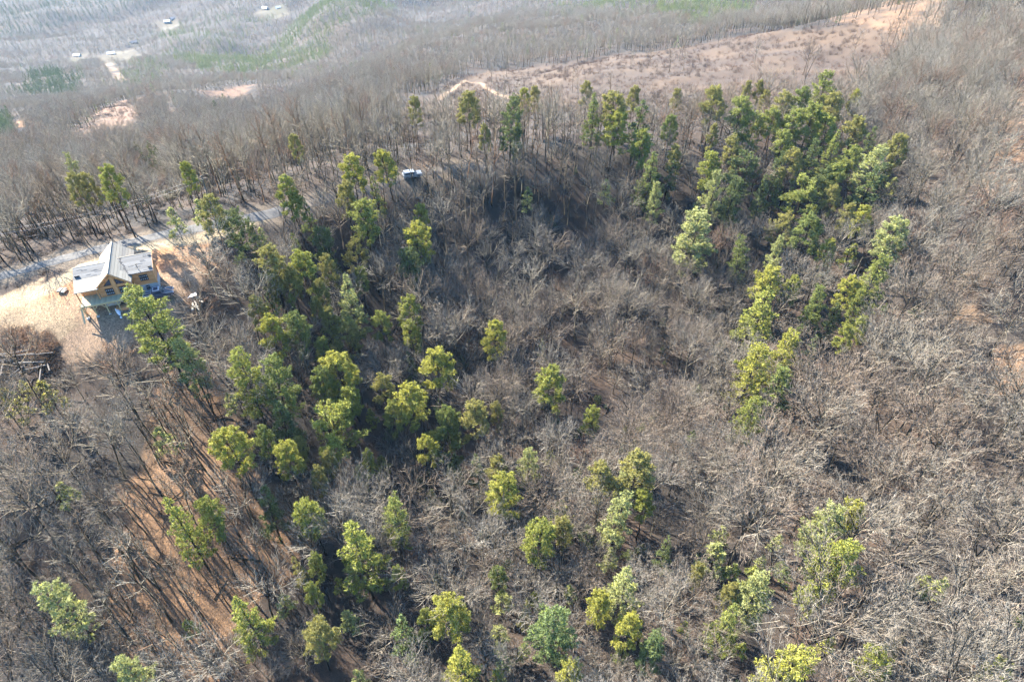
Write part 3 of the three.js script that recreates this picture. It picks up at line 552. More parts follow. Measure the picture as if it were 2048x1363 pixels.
// ---------------------------------------------------------------- leafless trees: a jittered net over the land, thinned by what grows where
const treeSpots = { near: [], far: [], farPine: [], sapling: [] };
const NOT_HERE = [F.keepout, F.straw, F.dirtRight, F.dirtFront], [yardX, yardD] = house(6, 3);
function bearing(x, d, up = 0) { return toView(x, land(x, d) + up, d); }
{
  const r = rng(21);
  const open = (x, d) => { for (const p of NOT_HERE) if (within(p, x, d)) return true; return toPath(ROAD, x, d) < (x > -45 ? 1.7 : 3) || toPath(DRIVE, x, d) < 3.4 || Math.hypot(x - yardX, d - yardD) < 13; };
  const near2 = (x, d) => { for (const p of PINES) if (Math.hypot(p.x - x, p.d - d) < p.r * 0.5 + 0.7) return true; return false; };
  let row = 0;
  for (let d = 8; d < 2400;) {
    const step = d < 260 ? 4.1 : d < 420 ? 4.4 : 4.3 + (d - 420) * 0.0042; d += step; row++;
    const half = d * 1.05 + 95;
    for (let x = -half; x < half; x += step) {
      const px = x + (row % 2 ? step / 2 : 0) + (r() - 0.5) * step * 0.95, pd = d + (r() - 0.5) * step * 0.95, [u, v, z] = bearing(px, pd, 6), q = r(), q2 = r();
      if (z < 20 || u < -110 || u > 2160 || v > 1520 || v < -60) continue;
      const dist = Math.hypot(px, pd), wx = px + (fbm(px / 40, pd / 40, 3) - 0.5) * 42, wd = pd + (fbm(px / 40 + 7, pd / 40, 3) - 0.5) * 42;
      if (dist < 330) {
        const [gu, gv] = bearing(px, pd), scrub = gu > 110 && gv > 755 && within(F.keepout, px, pd), big = gu > 1430 && gv > 620;
        if ((open(px, pd) && !scrub) || near2(px, pd)) continue;
        let keep = big ? 0.5 : 0.88, kind = 'hard';
        if (within(F.clearing, px, pd)) { keep = 0.02; kind = 'pole'; }
        else if (within(F.slope, px, pd)) { keep = 0.6; kind = q2 < 0.9 ? 'pole' : 'hard'; }
        else if (within(F.openRight, px, pd) || within(F.openRight2, px, pd) || within(F.openRight3, px, pd)) { keep = 0.5; kind = q2 < 0.75 ? 'pole' : 'hard'; }
        else if (within(F.rust, px, pd)) keep = 0.0;
        else if (pd > 100 && toPath(ROAD, px, pd) < 45 && bearing(px, pd)[1] < 500 && px < 40) kind = q2 < 0.75 ? 'pole' : 'hard';
        if (fbm(px / 13 + 5, pd / 13, 2) > (big ? 0.74 : 0.66)) keep *= 0.4;                              // gaps in the canopy
        if (q > keep) continue;
        treeSpots.near.push({ x: px, d: pd, kind, z, u, v, low: scrub, big, s: (0.66 + 0.48 * r()) * (gv < 440 ? 0.95 : 1) * (kind === 'hard' ? 1 : 0.95) * (big ? 1.32 : 1) * (scrub ? 0.8 : 1), t: r(), turn: r() * 6.28, c: r() });
      } else {
        if (within(F.clearing, wx, wd)) { if (q > 0.012) continue; }
        else if (within(F.leftField, wx, wd) || within(F.farm, px, pd) || within(F.farm2, px, pd) || within(F.red2, px, pd)) { if (q > 0.05) continue; }
        else if (within(F.leftDirt, px, pd) || within(F.farmTop, px, pd) || within(F.farmTop2, px, pd) || within(F.red1, px, pd)) continue;
        else if (within(F.strip, px, pd)) { if (q > 0.12) continue; }
        else if (within(F.openTop, px, pd)) { if (q > 0.4) continue; }
        if (TRACKS.some((t) => toPath(t, px, pd) < 5)) continue;
        const green = within(F.plantA, wx, wd) || within(F.plantB, wx, wd) || within(F.plantC, wx, wd) || within(F.plantE, wx, wd) || within(F.plantF, wx, wd) || within(F.plantH, px, pd) ? 0.9 : within(F.plantD, wx, wd) ? 0.62 : within(F.plantG, wx, wd) || within(F.plantI, wx, wd) ? 0.4 : 0.012 + 0.09 * smooth(fbm(px / 70, pd / 70 + 4, 3), 0.52, 0.75);
        if (fbm(px / 26 + 5, pd / 26, 2) > 0.7 && q2 < 0.6) continue;
        (q2 < green ? treeSpots.farPine : treeSpots.far).push({ x: px, d: pd, s: (0.7 + 0.5 * r()), t: r(), turn: r() * 6.28, c: r(), dark: within(F.plantD, wx, wd) || within(F.plantE, wx, wd) || within(F.plantF, wx, wd) });
      }
    }
  }
  for (let k = 0; k < 1500; k++) { const x = -75 + r() * 75, d = 25 + r() * 65, q = r(), t = r(), turn = r() * 6.28, cc = r(); if (!within(F.slope, x, d) || near2(x, d) || q > 0.36) continue; const [u, v, z] = bearing(x, d, 6); treeSpots.near.push({ x, d, kind: 'pole', z, u, v, s: 0.5 + 0.35 * t, t: cc, turn, c: t }); }
  for (let k = 0; k < 3000; k++) { const x = -150 + r() * 200, d = 95 + r() * 150, q = r(), t = r(), turn = r() * 6.28, cc = r(), e = toPath(ROAD, x, d), [u, v, z] = bearing(x, d, 6); if (e < 4 || e > 34 || q > 0.42 || open(x, d) || near2(x, d) || u < -60 || bearing(x, d)[1] > 470 - (u - 100) * 0.12 + 60) continue; treeSpots.near.push({ x, d, kind: 'pole', z, u, v, s: 0.75 + 0.3 * t, t: cc, turn, c: t }); }
  for (let k = 0; k < 6000; k++) { const x = (r() - 0.5) * 420, d = 15 + r() * 260, [u, v, z] = bearing(x, d, 2); if (z < 20 || u < -80 || u > 2130 || v > 1450 || open(x, d) || near2(x, d) || r() > (u > 1430 && v > 600 ? 0.15 : v > 380 && v < 900 && u > 700 ? 0.28 : 0.5)) continue; treeSpots.sapling.push({ x, d, s: 0.5 + 0.6 * r(), t: r(), turn: r() * 6.28, c: r() }); }
}
// a hardwood that would stand right before a pine's lit crown grows lower there: the pines overtop the wood
for (const s of treeSpots.near) { const vw = bearing(s.x, s.d, 12 * s.s); for (const p of PINES) if (vw[2] < p.z + 1 && Math.abs(vw[0] - p.view[0]) < p.view[2] * 0.85 && Math.abs(vw[1] - p.view[1]) < p.view[3] * 0.75) { if (Math.abs(vw[0] - p.view[0]) < p.view[2] * 0.5 && Math.abs(vw[1] - p.view[1]) < p.view[3] * 0.5) { s.gone = true; break; } s.low = true; } }
treeSpots.near = treeSpots.near.filter((s) => !s.gone);

// the three hundred that show largest are trees of their own
const shown = treeSpots.near.filter((s) => s.u > 10 && s.u < 2038 && s.v > 60 && s.v < 1345 && s.kind === 'hard' && !s.low).sort((a, b) => a.z / a.s - b.z / b.s).slice(0, 290);
const single = new Set(shown);
const AREAS = [
  [(u, v) => u < 170 && v < 960, 'tangled bare grey tree just downhill of the felled log pile'],
  [(u, v) => u < 330 && v < 1130, 'bare grey tree in the dense thicket between log pile and tall slope pines'],
  [(u, v) => u < 330, 'bare grey tree in the corner thicket around the pale wispy pine'],
  [(u, v) => u < 480 && v > 1130, 'bare tree with thin limbs low on the leaf strewn slope'],
  [(u, v) => u < 480, 'bare tree on the upper leaf strewn slope by the round crowned pine'],
  [(u, v) => u < 680 && v < 1000, 'bare tree among the pines between slope and central grove'],
  [(u, v) => u < 680 && v < 1180, 'bare brownish tree around the lone round pine beyond the slope'],
  [(u, v) => u < 680, 'bare tree over the long dark trunk shadows at the lower frame'],
  [(u, v) => u < 880 && v < 1120, 'bare tree around the large sloping bright pine'],
  [(u, v) => u < 880, 'white limbed bare tree about the blue green pyramid evergreen'],
  [(u, v) => u < 1090 && v < 1060, 'bare tree between the central grove and the bright yellow bushy pine'],
  [(u, v) => u < 1090 && v < 1240, 'round twiggy bare tree beside the tall knobbly bright pine'],
  [(u, v) => u < 1090, 'bare tree by the small pale pines near the lower frame'],
  [(u, v) => u < 1330 && v < 1010, 'bare tree between the olive pine pair and the hollow'],
  [(u, v) => u < 1330 && v < 1150, 'bare tree around the big pale bright pine'],
  [(u, v) => u < 1330, 'bare tree around the clump of four pines near the lower edge'],
  [(u, v) => u < 1560 && v < 1000, 'pale limbed bare tree below the end of the pine chain'],
  [(u, v) => u < 1560 && v < 1180, 'pale limbed bare tree around the orange leaf patch'],
  [(u, v) => u < 1560, 'bare tree about the wispy and bright green pines of the lower wood'],
  [(u, v) => u < 1780 && v < 1020, 'bare wide tree just above the big lower pine clump'],
  [(u, v) => u < 1780 && v < 1200, 'bare wide tree wrapped round the big lower pine clump'],
  [(u, v) => u < 1780, 'bare tree among the bright pines at the lower frame'],
  [(u, v) => v < 1000, 'silvery bare tree high on the broad hardwood slope'],
  [(u, v) => v < 1170, 'wide crowned bare tree in the middle of the broad hardwood slope'],
  [(u, v) => true, 'forked bare tree with pale limbs below two small pines of the broad slope'],
];
const pick = (list, t) => list[Math.min(list.length - 1, Math.floor(t * list.length))];
for (const s of shown) {
  const a = AREAS.find(([f]) => f(s.u, s.v)), p = pick(HARD, s.t), k = s.big ? (s.c < 0.5 ? 0 : 2) : Math.floor(s.c * 3), t = thing('bare_tree', a[1], 'bare tree', P3(s.x, s.d), s.turn, a[1].replace(' bare tree', ' bare trees').replace(/^bare tree/, 'bare trees'));
  part('trunk', p.trunk, bark[k], t); part('crown', p.crown, twigs[k], t); const wide = s.u > 1430 && s.v > 620 ? 1.15 : 1.02; t.scale.set(s.s * wide, s.s, s.s * wide);
}
function scatter(parent, name, geo, mat, list, up, scaleOf, tintOf) {
  if (!list.length) return; const m = new THREE.InstancedMesh(geo, mat, list.length), o = new THREE.Object3D(), c = new THREE.Color();
  list.forEach((s, k) => { o.position.set(s.x, land(s.x, s.d) + up, -s.d); o.rotation.set(0, s.turn, 0); o.scale.set(...scaleOf(s)); o.updateMatrix(); m.setMatrixAt(k, o.matrix); if (tintOf) m.setColorAt(k, tintOf(s, c)); });
  m.name = name; shade(m); parent.add(m);
}
function mass(name, label) { const g = new THREE.Group(); g.name = name; tag(g, label, 'woodland', null, 'stuff'); scene.add(g); return g; }
const barkTint = (s, c) => (s.big ? kindTint(s, c).multiplyScalar(0.85) : kindTint(s, c));
const kindTint = (s, c) => s.c < 0.45 ? c.setRGB(0.52, 0.47, 0.385) : s.c < 0.75 ? c.setRGB(0.58, 0.545, 0.47) : s.c < 0.92 ? c.setRGB(0.47, 0.39, 0.31) : c.setRGB(0.50, 0.34, 0.25);
{
  const wood = mass('bare_woodland', 'rest of the leafless grey woodland over ridge and hollow'), rest = treeSpots.near.filter((s) => !single.has(s)), size = (s) => { const k = s.s * (s.low ? 0.62 : 1); return [s.s * (s.low ? 0.8 : 1.04), k, s.s * (s.low ? 0.8 : 1.04)]; };
  const merged = (p) => mergeGeometries([p.trunk, p.crown]);
  HARD.forEach((p, k) => scatter(wood, 'tree_crown', merged(p), white, rest.filter((s) => s.kind === 'hard' && Math.min(HARD.length - 1, Math.floor(s.t * HARD.length)) === k), 0, size, barkTint));
  POLE.forEach((p, k) => scatter(wood, 'tree_crown', merged(p), white, rest.filter((s) => s.kind === 'pole' && Math.min(2, Math.floor(s.t * 3)) === k), 0, size, barkTint));
  SAPLING.forEach((p, k) => scatter(wood, 'sapling_crown', merged(p), white, treeSpots.sapling.filter((s) => Math.min(2, Math.floor(s.t * 3)) === k), 0, (s) => [s.s, s.s, s.s], (s, c) => c.setRGB(0.32 + 0.14 * s.c, 0.26 + 0.13 * s.c, 0.2 + 0.11 * s.c)));
  const farWood = mass('far_woodland', 'grey leafless woods of the far valley and hills');
  FAR.forEach((p, k) => scatter(farWood, 'far_tree_crown', merged(p), white, treeSpots.far.filter((s) => Math.min(3, Math.floor(s.t * 4)) === k), 0, (s) => [s.s, s.s * (0.92 - 0.34 * smooth(s.d, 330, 650)), s.s], barkTint));
  const farGreen = mass('far_pine_woodland', 'pale green pine plantations and scattered pines of the far hills');
  FARPINE.forEach((p, k) => { const list = treeSpots.farPine.filter((s) => (s.t < 0.5) === (k === 0)); scatter(farGreen, 'far_pine_crown', mergeGeometries([p.crown]), needle(1, 1, 1), list, 0, (s) => [s.s, s.s * (s.dark ? 1.1 : 0.8), s.s], (s, c) => s.dark ? c.setRGB(0.075 + 0.03 * s.c, 0.105 + 0.03 * s.c, 0.055) : c.setRGB(0.135 + 0.07 * s.c, 0.165 + 0.06 * s.c, 0.085)); });
}
{ // dark evergreen undergrowth on the floor of the hollow
  const r = rng(57), g = new THREE.Group(), list = []; g.name = 'evergreen_undergrowth'; tag(g, 'dark low evergreen undergrowth scattered under the bare trees', 'undergrowth', null, 'stuff'); scene.add(g);
  for (let k = 0; k < 900; k++) { const x = (r() - 0.5) * 300, d = 20 + r() * 220, [u, v] = bearing(x, d), f = fbm(x / 20 + 60, d / 20, 3); if (f < 0.53 || u < 250 || u > 2050 || v < 340 || v > 1400 || within(F.slope, x, d) || toPath(ROAD, x, d) < 12) continue; list.push({ x, d, s: 0.25 + 0.4 * r(), turn: r() * 6.28, c: r() }); }
  scatter(g, 'undergrowth_leaves', KIND.S[0].crown, needle(1, 1, 1), list, -0.4, (s) => [s.s * 1.3, s.s, s.s * 1.3], (s, c) => c.setRGB(0.07 + 0.07 * s.c, 0.09 + 0.07 * s.c, 0.035 + 0.02 * s.c));
}
{ // dead wood on the forest floor
  const r = rng(63), g = new THREE.Group(), list = []; g.name = 'fallen_deadwood'; tag(g, 'grey dead trunks and boughs lying on the forest floor', 'deadwood', null, 'stuff'); scene.add(g);
  for (let k = 0; k < 1500; k++) { const x = (r() - 0.5) * 320, d = 15 + r() * 220, [u, v] = bearing(x, d); if (u < -40 || u > 2090 || v > 1420 || within(F.straw, x, d) || within(F.dirtFront, x, d) || within(F.dirtRight, x, d) || within(F.pad, x, d) || toPath(ROAD, x, d) < 4 || toPath(DRIVE, x, d) < 4 || r() > 0.42) continue; list.push({ x, d, s: 0.5 + 0.8 * r(), turn: r() * 6.28, c: r() }); }
  for (let k = 0; k < 70; k++) { const [x, d] = place(-10 + r() * 130, 695 + r() * 100); list.push({ x, d, s: 0.4 + 0.6 * r(), turn: r() * 6.28, c: -0.8 * r() }); }
  const mb = new MB(true), tr = walk(rng(3), V(-3.5, 0.05, 0), V(1, 0.02, 0), 7, 6, 0.14, 0); mb.tube(tr, radii(6, 0.15, 0.04), 6, PALE_WOOD); mb.tube(walk(rng(4), tr[3], V(0.7, 0.3, 0.6).normalize(), 2.2, 3, 0.3, 0.02), radii(3, 0.06, 0.02), 4, PALE_WOOD); mb.tube(walk(rng(5), tr[4], V(0.7, 0.25, -0.6).normalize(), 1.8, 3, 0.3, 0.02), radii(3, 0.05, 0.02), 4, PALE_WOOD);
  scatter(g, 'deadwood_branches', mb.geo(), white, list, 0.1, (s) => [s.s, s.s, s.s], (s, c) => c.setRGB(0.17 + 0.1 * s.c, 0.15 + 0.095 * s.c, 0.13 + 0.09 * s.c));
}
// brush: low leafless shrubs of the clearing and the forest floor
{
  const shrub = (seed, n, h) => { const r = rng(seed), mb = new MB(true); for (let k = 0; k < n; k++) { const d = around(UP, 0.2 + r() * 0.9, r() * 6.28), s = V((r() - 0.5) * h * 0.5, 0, (r() - 0.5) * h * 0.5); twig(mb, r, s, d, h * (0.5 + 0.6 * r()), 0.045); twig(mb, r, s.clone().addScaledVector(d, h * 0.35), around(d, 0.7, r() * 6.28), h * 0.5, 0.035); } return mb.geo(); };
  const brush = [shrub(31, 26, 1.1), shrub(32, 30, 1.5)], coarse = [shrub(33, 22, 2.4)], r = rng(41), near = [], cut = [], rust = [], leafy = [];
  for (let k = 0; k < 30000; k++) { const x = (r() - 0.5) * 460, d = 12 + r() * 270, [u, v, z] = bearing(x, d); if (z < 20 || u < -60 || u > 2110 || v > 1430 || within(F.straw, x, d) || within(F.dirtFront, x, d) || within(F.pad, x, d) || within(F.dirtRight, x, d) || toPath(ROAD, x, d) < 3.5 || toPath(DRIVE, x, d) < 3 || r() > (u > 900 ? 0.45 : 0.75)) continue; near.push({ x, d, s: 0.5 + r(), t: r(), turn: r() * 6.28, c: r() }); }
  for (let k = 0; k < 60000; k++) { const x = -520 + r() * 1000, d = 180 + r() * 800; if (!(within(F.clearing, x, d) || within(F.leftField, x, d) || within(F.strip, x, d)) || fbm(x / 9, d / 9, 2) < 0.36 || TRACKS.some((t) => toPath(t, x, d) < 2.5)) continue; { const heap = fbm(x / 22 + 90, d / 22, 3) > 0.6; cut.push({ x, d, s: (0.6 + r() * 0.9) * (heap ? 1.25 : 1), t: r(), turn: r() * 6.28, c: heap ? -0.4 : r() }); } }
  for (let k = 0; k < 200; k++) { const [x, d] = place(r() * 130 - 20, 650 + r() * 70); if (within(F.rust, x, d)) rust.push({ x, d, s: 0.7 + r(), t: r(), turn: r() * 6.28, c: r() }); }
  for (const [u, v, n, sp] of [[232, 715, 26, 2.5], [385, 632, 34, 2.2], [360, 690, 40, 2.5], [398, 600, 40, 3], [95, 712, 30, 2.5]]) { const [x, d] = place(u, v); for (let k = 0; k < n; k++) rust.push({ x: x + (r() - 0.5) * sp * 2, d: d + (r() - 0.5) * sp * 2, s: 0.5 + 0.7 * r(), t: r(), turn: r() * 6.28, c: r() }); }
  const g = (name, label) => { const q = new THREE.Group(); q.name = name; tag(q, label, 'brush', null, 'stuff'); scene.add(q); return q; };
  const a = g('forest_brush', 'low bare brush on the floor of the wood'), b = g('clearing_brush', 'reddish brown brush over the cut over hillside'), c = g('rusty_brush', 'rust coloured leafy brush round the house yard');
  brush.forEach((geo, k) => { scatter(a, 'brush_leaves', geo, white, near.filter((s) => (s.t < 0.5) === !k), -0.05, (s) => [s.s, s.s, s.s], (s, q) => q.setRGB(0.13 + 0.13 * s.c, 0.095 + 0.1 * s.c, 0.07 + 0.07 * s.c)); scatter(c, 'brush_leaves', geo, white, rust.filter((s) => (s.t < 0.5) === !k), -0.05, (s) => [s.s, s.s * 0.5, s.s], (s, q) => q.setRGB(0.34 + 0.24 * s.c, 0.19 + 0.17 * s.c, 0.10 + 0.1 * s.c)); });
  scatter(b, 'brush_leaves', coarse[0], white, cut, -0.05, (s) => [s.s, s.s * 0.75, s.s], (s, q) => q.setRGB(0.19 + 0.14 * s.c, 0.115 + 0.095 * s.c, 0.075 + 0.07 * s.c));
}

// ---------------------------------------------------------------- the house being built: x along the front, y up from the deck, z towards the back
const hx = (x, y, z) => V(x, y, -z);
function solid(top, t, down = V(0, -1, 0)) {                         // a plate with these corners on top, t thick
  const n = top.length, c = V(); top.forEach((p) => c.addScaledVector(p, 1 / n)); const bot = top.map((p) => p.clone().addScaledVector(down, t)), p = [], N = [];
  const face = (q) => { const m = V().subVectors(q[1], q[0]).cross(V().subVectors(q[2], q[0])).normalize(); for (let k = 1; k < q.length - 1; k++) for (const w of [q[0], q[k], q[k + 1]]) { p.push(w.x, w.y, w.z); N.push(m.x, m.y, m.z); } };
  const nn = V().subVectors(top[1], top[0]).cross(V().subVectors(top[2], top[0])), flip = nn.dot(down) > 0; const A = flip ? [...top].reverse() : top, B = flip ? [...bot].reverse() : bot;
  face(A); face([...B].reverse()); for (let k = 0; k < n; k++) { const m = (k + 1) % n; face([A[k], B[k], B[m], A[m]]); }
  const g = new THREE.BufferGeometry(); g.setAttribute('position', new THREE.BufferAttribute(new Float32Array(p), 3)); g.setAttribute('normal', new THREE.BufferAttribute(new Float32Array(N), 3)); g.setAttribute('uv', new THREE.BufferAttribute(new Float32Array(p.length / 3 * 2), 2)); return g;
}
const beam = (a, b, w, h = w) => { const d = V().subVectors(b, a), l = d.length(), g = new THREE.BoxGeometry(w, l, h); g.applyQuaternion(new THREE.Quaternion().setFromUnitVectors(UP, d.normalize())); g.translate((a.x + b.x) / 2, (a.y + b.y) / 2, (a.z + b.z) / 2); return g; };
const M = {
  log: [std(0.58, 0.27, 0.105, 0.7), std(0.53, 0.235, 0.088, 0.7), std(0.62, 0.30, 0.12, 0.7)], trim: std(0.55, 0.27, 0.11, 0.7), sheath: [std(0.25, 0.225, 0.18, 0.9), std(0.215, 0.196, 0.16, 0.9), std(0.28, 0.255, 0.205, 0.9), std(0.18, 0.168, 0.145, 0.9)],
  felt: [std(0.085, 0.087, 0.088, 0.8), std(0.105, 0.107, 0.108, 0.8), std(0.07, 0.072, 0.074, 0.8)], batten: std(0.03, 0.03, 0.033, 0.8), deck: [std(0.34, 0.285, 0.17, 0.9), std(0.30, 0.255, 0.155, 0.9), std(0.37, 0.31, 0.185, 0.9)], treated: std(0.46, 0.37, 0.20, 0.85),
  block: std(0.40, 0.41, 0.42, 0.95), dark: std(0.015, 0.016, 0.02, 0.5), frame: std(0.035, 0.03, 0.03, 0.5), glass: new THREE.MeshPhysicalMaterial({ color: C(0.03, 0.045, 0.07), roughness: 0.06, specularIntensity: 1 }), plastic: std(0.6, 0.61, 0.64, 0.6), steel: std(0.25, 0.25, 0.26, 0.5, { metalness: 0.7 }),
};
const hs = thing('house', 'unfinished orange log house with half felted roof on a bare dirt yard', 'house', [HX, HY, -HD], HT);
{
  const G = -2.75, ridge = 4.72, px = 5.95, ev = 2.12, e0 = 3.07, e1 = 8.82, zf = 1.3, zb = 11.5, slope = (ridge - ev) / (px - e0);
  const found = (name, x0, x1, z0, z1, y1 = -0.25) => part(name, boxAt(x1 - x0, y1 - G, z1 - z0, (x0 + x1) / 2, (y1 + G) / 2, -(z0 + z1) / 2), M.block, hs);
  found('foundation_wall', 3.35, 8.6, 1.79, 11.2); found('foundation_wall', 0.15, 3.347, 3.1, 6.3); found('foundation_wall', 8.603, 12.35, 3.41, 6.8);
  // log walls: courses stacked one on another, each a beam of its own
  const r = rng(61); let cours = 0;
  const courses = (x0, x1, z, y0, y1, half, face = 'front') => { for (let y = y0; y < y1 - 0.05; y += 0.3) { const h = Math.min(0.3, y1 - y), [a, b] = half ? half(y + h) : [x0, x1]; if (b - a < 0.25) continue; const g = face === 'front' ? new RoundedBoxGeometry(b - a, h - 0.012, 0.2, 1, 0.05) : new RoundedBoxGeometry(0.2, h - 0.012, b - a, 1, 0.05); if (face === 'front') g.translate((a + b) / 2, y + h / 2, -z); else g.translate(z, y + h / 2, -(a + b) / 2); part('wall_log', g, M.log[cours++ % 3], hs); } };
  courses(3.35, 8.55, 1.79, -0.24, 4.4, (y) => [Math.max(3.35, px - (ridge - 0.25 - y) / slope), Math.min(8.55, px + (ridge - 0.25 - y) / slope)]);   // front gable
  courses(0.2, 3.24, 3.15, -0.24, 2.86); courses(8.66, 12.25, 3.46, -0.24, 2.6);
  courses(3.42, 6.75, 12.2, -0.24, 3.9, (y) => [Math.min(6.6, 3.58 + Math.max(0, (y - 2.55) / 0.337)), 6.75], 'side');                                         // end wall on the truck's side
  courses(3.27, 6.2, 0.25, -0.24, 3.9, (y) => [Math.min(6.1, 3.27 + Math.max(0, (y - 2.8) / 0.355)), 6.2], 'side'); courses(1.92, 3.05, 3.42, -0.24, 1.95, null, 'side'); courses(1.92, 3.35, 8.5, -0.24, 1.95, null, 'side');
  part('back_wall', mergeGeometries([boxAt(3.6, 4.0, 0.2, 10.4, 1.75, -6.75), boxAt(3.1, 4.0, 0.2, 1.7, 1.75, -6.2), boxAt(5.3, 2.3, 0.2, 5.95, 0.9, -11.1), boxAt(0.2, 2.3, 4.3, 3.4, 0.9, -8.85), boxAt(0.2, 2.3, 4.2, 8.5, 0.9, -8.95)]), M.log[0], hs);
  for (const [x, z, y1] of [[12.27, 3.44, 2.6], [12.27, 6.78, 3.9], [8.7, 3.4, 2.55], [3.38, 1.74, 2.0], [8.52, 1.74, 2.0], [0.2, 3.12, 2.85]]) part('corner_post', boxAt(0.26, y1 + 0.26, 0.26, x, (y1 - 0.26) / 2, -z), M.trim, hs);
  part('gable_post', boxAt(0.62, 3.75, 0.1, 6.0, 1.95, -1.66), M.trim, hs); part('gable_beam', boxAt(5.0, 0.3, 0.08, 5.95, 1.9, -1.655), M.trim, hs); part('gable_beam', boxAt(5.0, 0.26, 0.08, 5.95, -0.05, -1.655), M.trim, hs);
  // windows
  const win = (pts, z, grid, name = 'window') => { const w = new THREE.Group(); w.name = name; hs.add(w); const sh = new THREE.Shape(pts.map(([x, y]) => new THREE.Vector2(x, y))), cx = pts.reduce((s, p) => s + p[0], 0) / pts.length, cy = pts.reduce((s, p) => s + p[1], 0) / pts.length, hole = new THREE.Path(pts.map(([x, y]) => new THREE.Vector2(cx + (x - cx) * 0.86, cy + (y - cy) * 0.86)).reverse()); sh.holes.push(hole);
    const f = new THREE.ExtrudeGeometry(sh, { depth: 0.1, bevelEnabled: false }); f.translate(0, 0, -z); part('frame', f, M.frame, w);
    const g = new THREE.ExtrudeGeometry(new THREE.Shape(pts.map(([x, y]) => new THREE.Vector2(cx + (x - cx) * 0.9, cy + (y - cy) * 0.9))), { depth: 0.03, bevelEnabled: false }); g.translate(0, 0, -z + 0.02); part('pane', g, M.glass, w);
    if (grid) { const x0 = pts[0][0], x1 = pts[1][0], y0 = pts[0][1], y1 = pts[2][1]; const bars = []; for (let k = 1; k < grid[0]; k++) bars.push(boxAt(k === grid[0] / 2 ? 0.14 : 0.05, y1 - y0 - 0.1, 0.05, lerp(x0, x1, k / grid[0]), (y0 + y1) / 2, -z + 0.08)); for (let k = 1; k < grid[1]; k++) bars.push(boxAt(x1 - x0 - 0.1, 0.05, 0.045, (x0 + x1) / 2, lerp(y0, y1, k / grid[1]), -z + 0.08)); part('muntin', mergeGeometries(bars), M.frame, w);
      const glints = []; for (let a = 0; a < grid[0]; a++) for (let b = 0; b < 2; b++) glints.push(boxAt(0.13, 0.13, 0.012, lerp(x0, x1, (a + 0.5) / grid[0]), lerp(y0, y1, (b + 0.5) / 2), -z + 0.075)); part('painted_glint', mergeGeometries(glints), M.plastic, w); } };  // white squares on the panes, painted in for sky glints
  win([[4.27, 0.2], [5.55, 0.2], [5.55, 1.55], [4.27, 1.55]], 1.68, [4, 2]); win([[6.47, 0.2], [7.98, 0.2], [7.98, 1.55], [6.47, 1.55]], 1.68, [4, 2]);
  win([[4.3, 2.2], [5.58, 2.2], [5.68, 3.5]], 1.68); win([[6.42, 2.2], [7.8, 2.24], [6.44, 3.36]], 1.68); win([[9.87, 0.72], [11.26, 0.72], [11.26, 2.0], [9.87, 2.0]], 3.35, [4, 2]); win([[10.24, -1.58], [10.88, -1.58], [10.88, -0.45], [10.24, -0.45]], 3.4, [2, 2], 'basement_window');
  part('door_opening', boxAt(1.35, 2.1, 0.12, 6.2, -1.72, -1.76), M.dark, hs);
  // main roof: boards laid along the ridge, sunlight put into the paler colours of one slope
  const plane = (s, t0, t1, z0, z1, lift) => { const d = px - e0, at = (t, z) => hx(px + s * d * t, ridge + 0.16 - slope * d * t + lift, z); return [at(t0, z0), at(t1, z0), at(t1, z1), at(t0, z1)]; };
  for (const s of [-1, 1]) { const n = 8; for (let k = 0; k < n; k++) { const z0 = zf + (k % 2) * 0.03; part('roof_board', solid(plane(s, k / n * 1.03, ((k + 1) / n - 0.008) * 1.03, z0, zb, k % 2 ? 0.012 : 0), 0.16), M.sheath[s < 0 ? [2, 0][k % 2] : [3, 1, 0, 1][k % 4]], hs); } }
  for (let k = 0; k < 4; k++) part('roof_board', solid(plane(1, 0.5 + k * 0.13, 0.5 + k * 0.13 + 0.122, zf - 0.02, 3.6, 0.03), 0.04), M.sheath[2 - (k % 2) * 2], hs);
  part('ridge_cap', beam(hx(px, ridge + 0.18, zf - 0.02), hx(px, ridge + 0.18, zb), 0.16, 0.05), M.sheath[0], hs);
  for (const s of [-1, 1]) part('barge_board', solid([hx(px, ridge + 0.1, zf - 0.06), hx(px + s * 2.96, ridge + 0.1 - 2.96 * slope, zf - 0.06), hx(px + s * 2.96, ridge + 0.1 - 2.96 * slope, zf - 0.01), hx(px, ridge + 0.1, zf - 0.01)], 0.26), M.trim, hs);
  // wings: felt courses above, bare boards below on the porch side
  const wing = (x0, x1, z0, y0, z1, y1) => (a, b, xa, xb, lift) => { const at = (x, t) => hx(x, lerp(y0, y1, t) + lift, lerp(z0, z1, t)); return [at(xa, a), at(xb, a), at(xb, b), at(xa, b)]; };
  const L = wing(0, 0, 1.02, 2.28, 6.18, 4.11), Rw = wing(0, 0, 3.0, 2.74, 6.9, 4.05), inL = (t) => Math.min(5.4, e0 + (lerp(2.28, 4.11, t) - ev) / slope + 0.25), inR = (t) => e1 - (lerp(2.74, 4.05, t) - ev) / slope - 0.3;
  for (let k = 0; k < 4; k++) part('roof_board', solid(L(k * 0.13, (k + 1) * 0.13 - 0.006, -0.29, inL(k * 0.13), k % 2 ? 0.008 : 0), 0.14), M.sheath[k % 2 ? 0 : 2], hs);
  for (let k = 0; k < 5; k++) part('roof_felt', solid(L(0.52 + k * 0.096, 0.52 + (k + 1) * 0.096, -0.29, inL(0.56 + k * 0.09), 0.022 - k * 0.003), 0.15), M.felt[k % 3], hs);
  for (let k = 0; k < 6; k++) part('roof_felt', solid(Rw(k / 6, (k + 1) / 6, inR(k / 6), 12.57, 0.02 - k * 0.003), 0.15), M.felt[(k + 1) % 3], hs);
